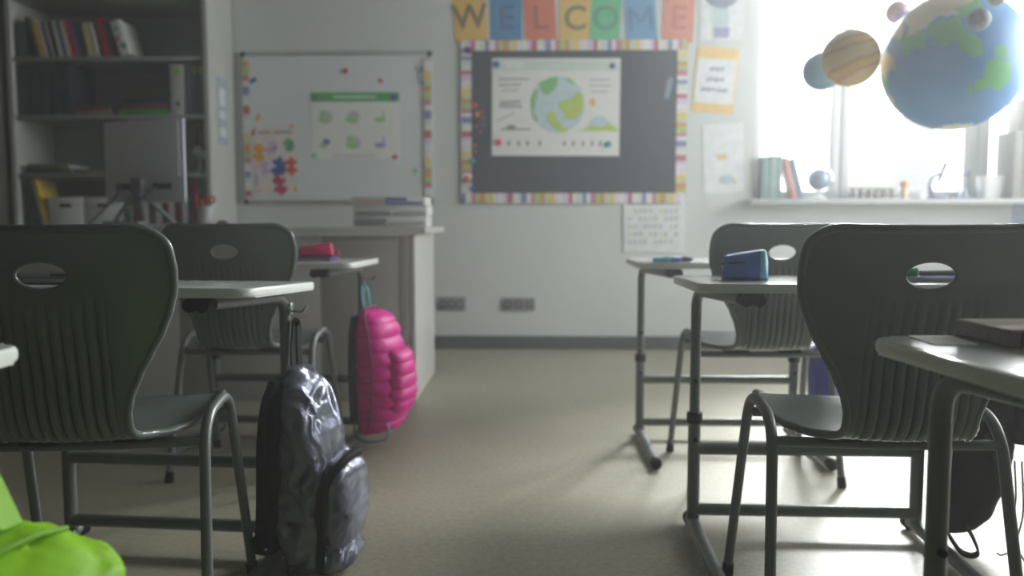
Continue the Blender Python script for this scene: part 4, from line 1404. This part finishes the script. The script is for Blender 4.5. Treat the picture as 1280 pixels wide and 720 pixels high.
def puzzle(mi, x, y, s, ang=0):
    pts = []
    for (a0, a1), (nx, ny), knob in (((-1, -1), (1, 0), 1), ((1, -1), (0, 1), -1), ((1, 1), (-1, 0), 1), ((-1, 1), (0, -1), -1)):
        ox, oy = ny, -nx
        pts.append((a0, a1))
        pts.append((a0 + nx * .7, a1 + ny * .7))
        for th in range(5):
            u = PI * th / 4
            pts.append((a0 + nx * (1 - .42 * math.cos(u)) + ox * knob * .62 * math.sin(u), a1 + ny * (1 - .42 * math.cos(u)) + oy * knob * .62 * math.sin(u)))
        pts.append((a0 + nx * 1.3, a1 + ny * 1.3))
    ca, sa = math.cos(R(ang)), math.sin(R(ang))
    return pp_(mi, [(x + s * (px * ca - py * sa), y + s * (px * sa + py * ca)) for px, py in pts])


pzm = [M('puzzle_amber', (226, 160, 44), .6), M('puzzle_lilac', (196, 166, 206), .6), M('puzzle_green', (92, 180, 130), .6), M('puzzle_blue', (52, 84, 164), .6), M('puzzle_vermilion', (204, 78, 44), .6), M('puzzle_magenta', (196, 16, 92), .6), M('title_grey', (168, 160, 160), .7)]
decal(zo, 'puzzle_pieces', pzm, [puzzle(0, 324, 191, 7.5, 8), puzzle(1, 340, 185, 6.5, 20), puzzle(2, 362, 182, 6, -15), puzzle(1, 331, 210, 6.5, -10), puzzle(3, 348, 209, 8.5, 12), puzzle(4, 364, 208, 7.5, 0), puzzle(5, 349, 231, 8, -8),
      rr_(1, 318, 216, 322, 232), rr_(0, 321, 235, 325, 239), rr_(0, 366, 234, 370, 239)], y=-.002)
decal(zo, 'title_text', [pzm[6]], [rr_(0, 324, 164, 340, 168), rr_(0, 343, 164, 366, 168)], y=-.002)


def clip_shape(label, px, py, w, h, rot, col, cat='magnet', name='clip_magnet'):
    c = wc(px, py, YWB)
    bm = BM(); add_prism(bm, rrect(w * KW, h * KW, min(w, h) * KW * .4, 4), -.004, 0)
    o = finish(name, bm, M('clip_%d_%d_%d' % col, col, .5), None, c, (0, R(-rot), 0)); tag(o, label, cat, 'clip magnets on the whiteboard')


clip_shape('blue bar magnet tilted in the upper whiteboard corner', 316.5, 100.5, 10, 5, 35, (52, 84, 150))
clip_shape('orange bar magnet above the puzzle poster', 322.5, 147, 10, 4, 65, (220, 140, 50))
clip_shape('red bar magnet at the puzzle poster corner', 317, 165, 9, 3.5, 70, (196, 60, 54))
clip_shape('peach bar magnet above the puzzle poster title', 365, 158, 7, 5, 20, (226, 170, 110))
bm = BM()
for (x, z) in ((0, .03), (-.02, .045), (.015, .05), (-.005, .01), (-.003, -.02), (.005, -.045), (.03, -.052), (.02, .03)):
    add_prism(bm, disc(x, z, .009, .007, 10), -.003, 0)
o = finish('flower_sticker', bm, M('sticker_blue', (96, 108, 150), .6), None, wc(523.5, 94, YWB), smooth=0); tag(o, 'blue dotted flower sticker in the whiteboard corner near the window', 'sticker')

# posters between pinboard and window
bo2, bw2, bh2 = sheet('balloon_poster', 'white poster with a hot air balloon above the orange-framed note', 'poster', 877, -45, 930, 47.5, M('soft_white_paper', (214, 218, 218), .7), -1, group='sheets beside the window')
cpx, cpy = (877 + 930) / 2, (-45 + 47.5) / 2
decal(bo2, 'balloon', [M('balloon_grey', (128, 134, 152), .7)], [dd_(0, 902, -10, 22, 20)], y=-.002)
decal(bo2, 'rigging', [M('rigging_aqua', (178, 200, 204), .7)], [pp_(0, [(893, 9), (911, 9), (912, 33), (894, 33)])], y=-.002)
decal(bo2, 'basket', [M('basket_lilac', (146, 146, 186), .7)], [pp_(0, [(893, 33), (913, 33), (912, 45), (895, 45)])], y=-.0032)
oo, ow, oh = sheet('framed_note', 'orange-framed white note with dark handwriting beside the pinboard', 'note', 868.5, 61, 919.5, 140, M('orange_card', (222, 186, 116), .7), -4.5, group='sheets beside the window')
cpx, cpy = (868.5 + 919.5) / 2, (61 + 140) / 2
decal(oo, 'note_paper', [M('note_white', (216, 218, 220), .7)], [rr_(0, 870.5, 75, 917.5, 128)], y=-.002)
m_hand = M('hand_ink', (128, 130, 150), .7)
def scrib(x, y, w, a=0):
    return [rr_(0, x + i * w / 6, y - (1.6 if i % 2 else 0), x + (i + .75) * w / 6, y + 2.6 + (1.2 if i % 3 == 0 else 0), a) for i in range(6)]
for t1 in (scrib(886, 86, 18), scrib(883, 98.5, 22), scrib(877, 111, 18) + scrib(897, 111, 13)):
    decal(oo, 'handwriting', [m_hand], t1, y=-.0032)
so, sw_, sh_ = sheet('worksheet', 'white worksheet with a small yellow drawing under the orange-framed note', 'worksheet', 879, 156, 929, 240, _M['soft_white_paper'], 2, group='sheets beside the window')
cpx, cpy = 904, 198
for t1 in ([rr_(0, 897, 193, 904, 200), rr_(0, 903.5, 192, 909, 199)], [dd_(1, 907, 224, 10, 6), rr_(0, 915, 224, 919, 230)], [rr_(2, 890, 170, 920, 185)]):
    decal(so, 'drawing', [M('print_ochre', (206, 184, 130), .7), M('print_sky', (176, 194, 204), .7), _M['note_white']], t1, y=-.002)
co, cw, ch_ = sheet('wall_calendar', 'white wall calendar with small figures hanging under the pinboard', 'calendar', 780, 254, 855, 315, _M['soft_white_paper'], 0, th=.006)
cpx, cpy = (780 + 855) / 2, (254 + 315) / 2
m_c1 = M('cal_grey', (172, 172, 174), .7); m_c2 = M('cal_yellow', (208, 198, 150), .7)
cells = []
for j in range(5):
    for i in range(10):
        if (i * 7 + j * 3) % 5 == 0:
            continue
        cells.append(rr_(1 if (i + 2 * j) % 6 == 0 else 0, 786 + i * 6.3, 262 + j * 9.6, 789.6 + i * 6.3, 265.5 + j * 9.6))
decal(co, 'date_grid', [m_c1, m_c2], cells, y=-.006)
decal(co, 'binding', [m_lgrey], [rr_(0, 784, 254, 850, 256)], y=-.006)


def outlet(label, x0, x1, y0, y1, n):
    c = wc((x0 + x1) / 2, (y0 + y1) / 2)
    t = thing('wall_outlet', label, 'outlet', c, (0, 0, 0), 'socket strips on the back wall')
    w, h = (x1 - x0) * KW, (y1 - y0) * KW
    bm = BM(); add_box(bm, (0, -.006, 0), (w, .012, h), .004); finish('cover_plate', bm, M('outlet_plate', (124, 125, 124), .45), t)
    for i in range(n):
        bm = BM(); x = -w / 2 + (i + .5) * w / n
        add_lathe(bm, [(.024, 0), (.026, .003), (.021, .004), (.017, .0005), (.001, .0002)], (x, -.0105, 0), 18, rot=Matrix.Rotation(PI / 2, 3, 'X'))
        finish('socket', bm, M('socket_grey', (48, 50, 60), .5), t)
outlet('triple grey wall outlet beside the teacher counter', 548, 582, 371, 388, 3)
outlet('triple grey wall outlet under the pinboard', 628, 669, 372, 388, 3)
c = wc(1277, 267)
bm = BM(); add_prism(bm, rrect(.12, .17, .004, 3), -.004, 0)
o = finish('wall_card', bm, M('slate_blue_card', (110, 130, 168), .7), None, c); tag(o, 'blue card on the wall under the window sill', 'card')

# ------------------------------------------------------------------ things on the window sill
SY = YB - .02
ZS = WZ0 + .0005
kS = SY / F
xs_ = P(948, 246, SY).x
G6 = 'books leaning on the window sill'
sill_books = [(950, 9, 52, 0, (120, 150, 148), 'grey-green book upright against the window frame on the sill'), (959.5, 9, 53, 0, (140, 164, 158), 'sage book standing second on the window sill'),
              (968.8, 6, 53, 0, (128, 160, 158), 'slim sea-green book on the window sill before the leaning ones'), (989.3, 6.5, 52, 15, (206, 150, 148), 'pink book leaning on the window sill'), (996.6, 7, 50, 15, (110, 136, 156), 'blue book leaning last on the window sill row')]
for px, w, h, lean, col, lab in sill_books:
    up_book(lab, 'book', P(px, 248, SY).x, w * kS * .97, h * kS, ZS, col, lean, depth=.11, group=G6, y=SY - .03)
pg = P(1023, 248, SY)
t = thing('desk_globe', 'small silver desk globe on the window sill', 'globe', (pg.x, SY, ZS))
bm = BM(); add_lathe(bm, [(.055, 0), (.055, .008), (.02, .02), (.012, .04)], seg=24); finish('base', bm, m_white, t)
bm = BM(); add_lathe(bm, [(.072 * math.sin(PI * i / 20), .128 - .072 * math.cos(PI * i / 20)) for i in range(21)], seg=28); finish('sphere', bm, M('silver_blue_globe', (138, 150, 172), .35, metal=.3), t)
bm = BM(); add_tube(bm, [(.088 * math.cos(a), 0, .128 + .088 * math.sin(a)) for a in [R(-100 + 200 * i / 20) for i in range(21)]], .006, 8); finish('meridian_arm', bm, m_chrome, t)
# model bridge
x0, x1 = P(1062, 245, SY).x, P(1118, 245, SY).x
t = thing('model_bridge', 'small wooden model bridge on the window sill', 'model', ((x0 + x1) / 2, SY, ZS))
wv = x1 - x0
bm = BM(); add_box(bm, (0, 0, .074), (wv, .07, .012), .002); finish('deck', bm, M('pale_wood', (186, 178, 166), .6), t)
for i in range(6):
    bm = BM(); add_box(bm, (-wv / 2 + .02 + i * (wv - .04) / 5, 0, .034), (.014 if i != 4 else .03, .06, .068), .002); finish('pier', bm, M('grey_wood', (132, 130, 126), .6), t)
bm = BM(); add_box(bm, (0, .0, .003), (wv * 1.04, .08, .006), .001); finish('base', bm, _M['pale_wood'], t)
px_ = P(1130, 248, SY)
t = thing('glue_bottle', 'orange-capped bottle standing beside the model bridge', 'bottle', (px_.x, SY, ZS))
bm = BM(); add_lathe(bm, [(.021, 0), (.023, .004), (.023, .06), (.012, .078)], seg=20); finish('bottle_body', bm, M('peach_bottle', (222, 196, 170), .4), t)
bm = BM(); add_lathe(bm, [(.03, .078), (.032, .10), (.03, .118), (.01, .12)], seg=20); finish('cap', bm, M('orange_cap', (226, 164, 112), .4), t)
bx_ = P(1152, 247, SY)
bm = BM(); add_box(bm, (0, 0, .02), (.055, .04, .04), .006)
o = finish('chalk_box', bm, m_white, None, (bx_.x, SY, ZS)); tag(o, 'small white box on the window sill before the microscope', 'box')
pm_ = P(1172, 248, SY)
m_mic = M('microscope_blue', (96, 112, 142), .4, metal=.3)
t = thing('microscope', 'blue-grey microscope on the window sill', 'microscope', (pm_.x, SY, ZS), (0, 0, R(0)))
bm = BM(); add_box(bm, (0.0, 0, .01), (.10, .09, .02), .005); finish('base', bm, m_mic, t)
bm = BM(); add_tube(bm, spline([(-.03, 0, .015), (-.052, 0, .06), (-.05, 0, .11), (-.02, 0, .155), (.01, 0, .165)], 8), .012, 10); finish('arm', bm, m_mic, t)
bm = BM(); add_tube(bm, [(.0, 0, .11), (.035, 0, .21), (.045, 0, .235)], [.013, .014, .017], 12); finish('tube', bm, m_mic, t)
bm = BM(); add_box(bm, (-.005, 0, .075), (.07, .07, .008), .002); finish('stage', bm, m_mic, t)
pr_ = P(1203, 248, SY)
t = thing('glass_rack', 'laboratory stand with small flasks beside the microscope', 'stand', (pr_.x, SY, ZS))
bm = BM(); add_box(bm, (0, 0, .006), (.12, .07, .012), .003); add_tube(bm, [(.045, .02, .01), (.045, .02, .19)], .005, 8); add_tube(bm, [(.045, .02, .16), (-.09, 0, .16)], .004, 8); finish('stand_rod', bm, m_mic, t)
for dx in (-.03, .012):
    bm = BM(); add_lathe(bm, [(.02, 0), (.022, .02), (.008, .05), (.008, .075), (.010, .078)], (dx, 0, .0125), 16); finish('flask', bm, M('flask_glass', (170, 184, 200), .15), t)
x0, x1 = P(1222, 245, SY).x, P(1252, 245, SY).x
bm = BM()
add_loft(bm, [[Vector((a * s, b * s * .7, z)) for a, b in rrect(x1 - x0, x1 - x0, .03, 5)] for s, z in ((.8, 0), (.85, .02), (1, .12), (1.02, .15), (.96, .15), (.8, .03))])
o = finish('planter', bm, m_white, None, ((x0 + x1) / 2, SY, ZS)); tag(o, 'white empty planter on the window sill', 'planter')
m_kraft = M('grey_board', (152, 152, 146), .7)
x0 = P(1254, 240, SY).x
def upright_file(label, x0, w, h):
    o = thing('magazine_file', label, 'file', (x0 + w / 2, SY, ZS), (0, 0, 0), 'tall files on the window sill')
    bm = BM()
    for (c, s) in (((-w / 2 + .002, 0, h / 2), (.004, .2, h)), ((w / 2 - .002, 0, h / 2), (.004, .2, h)), ((0, -.098, h / 2), (w, .004, h)), ((0, .098, h * .35), (w, .004, h * .7)), ((0, 0, .002), (w, .2, .004))):
        add_box(bm, c, s, .001)
    finish('file_body', bm, m_kraft, o)
    bm = BM(); add_box(bm, (0, 0, h * .45), (w - .012, .18, h * .86)); finish('papers', bm, m_pages, o, smooth=0)
upright_file('shorter grey magazine file on the window sill', P(1254, 240, SY).x, .058, .43)
upright_file('taller grey magazine file at the end of the window sill', P(1254, 240, SY).x + .06, .10, .64)


# ------------------------------------------------------------------ hanging planets
def planet(name, label, px, py, rpx, Y, mat, cat='hanging planet'):
    c = P(px, py, Y)
    r = rpx * Y / F
    t = thing(name, label, cat, c, (0, 0, 0), 'hanging planet models')
    bm = BM(); bmesh.ops.create_uvsphere(bm, u_segments=128 if rpx > 30 else 48, v_segments=64 if rpx > 30 else 24, radius=r)
    finish('ball', bm, mat, t, smooth=80)
    bm = BM(); add_tube(bm, [(0, 0, r * .98), (0, 0, ZC - c.z)], .0012, 6)
    finish('string', bm, M('nylon_string', (200, 202, 204), .4), t)
    return t, r, c


def earth_mat(dirs):
    m = bpy.data.materials.new('earth_print'); m.use_nodes = True
    nt = m.node_tree; b = nt.nodes['Principled BSDF']; b.inputs['Roughness'].default_value = .45
    tc = nt.nodes.new('ShaderNodeTexCoord')
    nz = nt.nodes.new('ShaderNodeTexNoise'); nz.inputs['Scale'].default_value = 9; nz.inputs['Detail'].default_value = 6
    nt.links.new(tc.outputs['Object'], nz.inputs['Vector'])
    nrm = nt.nodes.new('ShaderNodeVectorMath'); nrm.operation = 'NORMALIZE'
    nt.links.new(tc.outputs['Object'], nrm.inputs[0])
    def mth(op, a, b_):
        n = nt.nodes.new('ShaderNodeMath'); n.operation = op
        for i, v in enumerate((a, b_)):
            if isinstance(v, (int, float)):
                n.inputs[i].default_value = v
            else:
                nt.links.new(v, n.inputs[i])
        return n.outputs[0]
    cent = mth('MULTIPLY', mth('SUBTRACT', nz.outputs['Fac'], .5), .75)
    def mask(dl):
        acc = None
        for d, ang in dl:
            n = nt.nodes.new('ShaderNodeVectorMath'); n.operation = 'DOT_PRODUCT'
            nt.links.new(nrm.outputs[0], n.inputs[0]); n.inputs[1].default_value = d
            v = mth('SUBTRACT', mth('ARCCOSINE', n.outputs['Value'], 0), R(ang))
            acc = v if acc is None else mth('MINIMUM', acc, v)
        s = mth('ADD', acc, cent)
        mr = nt.nodes.new('ShaderNodeMapRange'); mr.inputs['From Min'].default_value = .03; mr.inputs['From Max'].default_value = -.03
        nt.links.new(s, mr.inputs['Value'])
        return mr.outputs[0]
    def mixc(fac, a, col):
        x = nt.nodes.new('ShaderNodeMix'); x.data_type = 'RGBA'
        nt.links.new(fac, x.inputs[0])
        if isinstance(a, tuple):
            x.inputs[6].default_value = a
        else:
            nt.links.new(a, x.inputs[6])
        x.inputs[7].default_value = col
        return x.outputs[2]
    n2 = nt.nodes.new('ShaderNodeTexNoise'); n2.inputs['Scale'].default_value = 4
    nt.links.new(tc.outputs['Object'], n2.inputs['Vector'])
    c = mixc(n2.outputs['Fac'], L3((92, 142, 202)), L3((128, 172, 220)))
    c = mixc(mask(dirs['green']), c, L3((112, 184, 128)))
    c = mixc(mask(dirs['sand']), c, L3((214, 204, 178)))
    c = mixc(mask(dirs['ice']), c, L3((226, 230, 226)))
    nt.links.new(c, b.inputs['Base Color'])
    return m


ec, er, EY = (1191.5, 77), 82, 3.7
def edir(px, py):
    dx, dy = (px - ec[0]) / er, (ec[1] - py) / er
    l = math.hypot(dx, dy)
    if l > .98:
        dx, dy = dx / l * .98, dy / l * .98
    dz = math.sqrt(max(0, 1 - dx * dx - dy * dy))
    # viewing axes at the globe
    v = (CAM - P(ec[0], ec[1], EY)).normalized()
    rx = Vector((0, 0, 1)).cross(v).normalized(); up = v.cross(rx)
    return tuple((rx * dx + up * dy + v * dz).normalized())


dirs = {'green': [(edir(1236, 100), 14), (edir(1222, 108), 9), (edir(1150, 44), 12), (edir(1176, 36), 13), (edir(1206, 60), 6), (edir(1188, 44), 8), (edir(1204, 14), 15), (edir(1112, 92), 16), (edir(1243, 70), 5), (edir(1246, 90), 6)],
        'sand': [(edir(1165, 14), 24), (edir(1186, 2), 20), (edir(1118, 70), 14), (edir(1132, 36), 10), (edir(1126, 118), 8)],
        'ice': [(edir(1196, 158), 15)]}
planet('earth_globe', 'big hanging earth globe with blue oceans before the window', ec[0], ec[1], er, EY, earth_mat(dirs))


def banded(name, cols, scale, axis_rot):
    m = bpy.data.materials.new(name); m.use_nodes = True
    nt = m.node_tree; b = nt.nodes['Principled BSDF']; b.inputs['Roughness'].default_value = .5
    tc = nt.nodes.new('ShaderNodeTexCoord'); mp = nt.nodes.new('ShaderNodeMapping'); mp.inputs['Rotation'].default_value = axis_rot
    nt.links.new(tc.outputs['Object'], mp.inputs['Vector'])
    w = nt.nodes.new('ShaderNodeTexWave'); w.bands_direction = 'Z'; w.inputs['Scale'].default_value = scale; w.inputs['Distortion'].default_value = 3; w.inputs['Detail'].default_value = 3
    nt.links.new(mp.outputs[0], w.inputs['Vector'])
    r = nt.nodes.new('ShaderNodeValToRGB')
    els = r.color_ramp.elements
    els[0].color = L3(cols[0]); els[1].color = L3(cols[-1])
    for i, c in enumerate(cols[1:-1]):
        e = els.new((i + 1) / (len(cols) - 1)); e.color = L3(c)
    nt.links.new(w.outputs['Fac'], r.inputs['Fac']); nt.links.new(r.outputs['Color'], b.inputs['Base Color'])
    return m


planet('jupiter_globe', 'orange banded hanging planet partly covering a small blue one', 1063.5, 72.5, 34, 3.7, banded('banded_orange', [(218, 188, 136), (214, 190, 150), (204, 156, 110), (222, 182, 118)], 3.2, (R(12), R(20), 0)))
planet('neptune_globe', 'small light blue hanging planet behind the orange one', 1027.5, 89, 23, 3.95, M('neptune_blue', (134, 180, 216), .5, var=.08, nscale=6))
planet('venus_globe', 'pale pink hanging planet beside the top of the earth globe', 1121.5, 15.5, 13.5, 3.9, M('venus_pink', (214, 170, 178), .5, var=.25, nscale=14))
planet('moon_globe', 'small grey moon hanging in front of the earth globe', 1224, 24, 13, 3.3, M('moon_grey', (140, 144, 150), .7, var=.2, nscale=30))
planet('mercury_globe', 'tiny grey planet hanging above the earth globe', 1246, -5, 11, 3.1, M('mercury_grey', (176, 178, 174), .7, var=.2, nscale=40))
planet('sun_globe', 'red and orange hanging planet half out of view beside the earth globe', 1297, 58, 28, 4.15, M('fiery_orange', (222, 96, 52), .5, var=.4, nscale=14))
planet('uranus_globe', 'tiny pale blue hanging planet above the red and orange one', 1272, 25, 6.5, 3.9, M('uranus_blue', (160, 192, 212), .5))

# ------------------------------------------------------------------ light
def area(name, loc, rot, sx, sy, power, col=(1, 1, 1), spread=180):
    l = bpy.data.lights.new(name, 'AREA'); l.shape = 'RECTANGLE'; l.size = sx; l.size_y = sy; l.energy = power; l.color = col
    l.spread = R(spread)
    o = bpy.data.objects.new(name, l); COL.objects.link(o); o.location = loc; o.rotation_euler = rot
    return o


area('daylight_side', (XR + .55, (RY0 + RY1) / 2, 2.1), (0, R(90 - 12), 0), 1.9, 2.9, 225, (.985, 1.0, .985))
area('daylight_back', (2.5, YB + .9, 3.0), (R(-90 + 28), 0, 0), 2.6, 1.0, 1450, (.985, 1.0, .985))

w = bpy.data.worlds.new('world'); S.world = w; w.use_nodes = True
nt = w.node_tree
nt.nodes['Background'].inputs['Color'].default_value = (1, 1, 1, 1)
nt.nodes['Background'].inputs['Strength'].default_value = 0.0
HAZE = 0.021
if HAZE:
    v = nt.nodes.new('ShaderNodeVolumeScatter')
    v.inputs['Density'].default_value = HAZE
    v.inputs['Anisotropy'].default_value = 0.5
    v.inputs['Color'].default_value = (.98, .99, 1, 1)
    nt.links.new(v.outputs[0], nt.nodes['World Output'].inputs['Volume'])

# ------------------------------------------------------------------ camera & view
cd = bpy.data.cameras.new('camera'); cam = bpy.data.objects.new('camera', cd); COL.objects.link(cam)
cam.matrix_world = Matrix.Translation(CAM) @ CROT.to_4x4()
cd.sensor_width = 36; cd.lens = F / 1280 * 36
cd.clip_start = .05; cd.clip_end = 100
cd.dof.use_dof = True; cd.dof.focus_distance = 1.55; cd.dof.aperture_fstop = 2.5
S.camera = cam
S.view_settings.view_transform = 'Standard'
S.view_settings.look = 'None'
S.view_settings.exposure = 0.0
S.view_settings.gamma = 1.0
S.view_settings.use_curve_mapping = False
S.cycles.use_denoising = True
S.cycles.max_bounces = 8
S.cycles.diffuse_bounces = 4
S.cycles.glossy_bounces = 4
S.cycles.transparent_max_bounces = 16
S.cycles.volume_bounces = 1
S.cycles.sample_clamp_indirect = 6
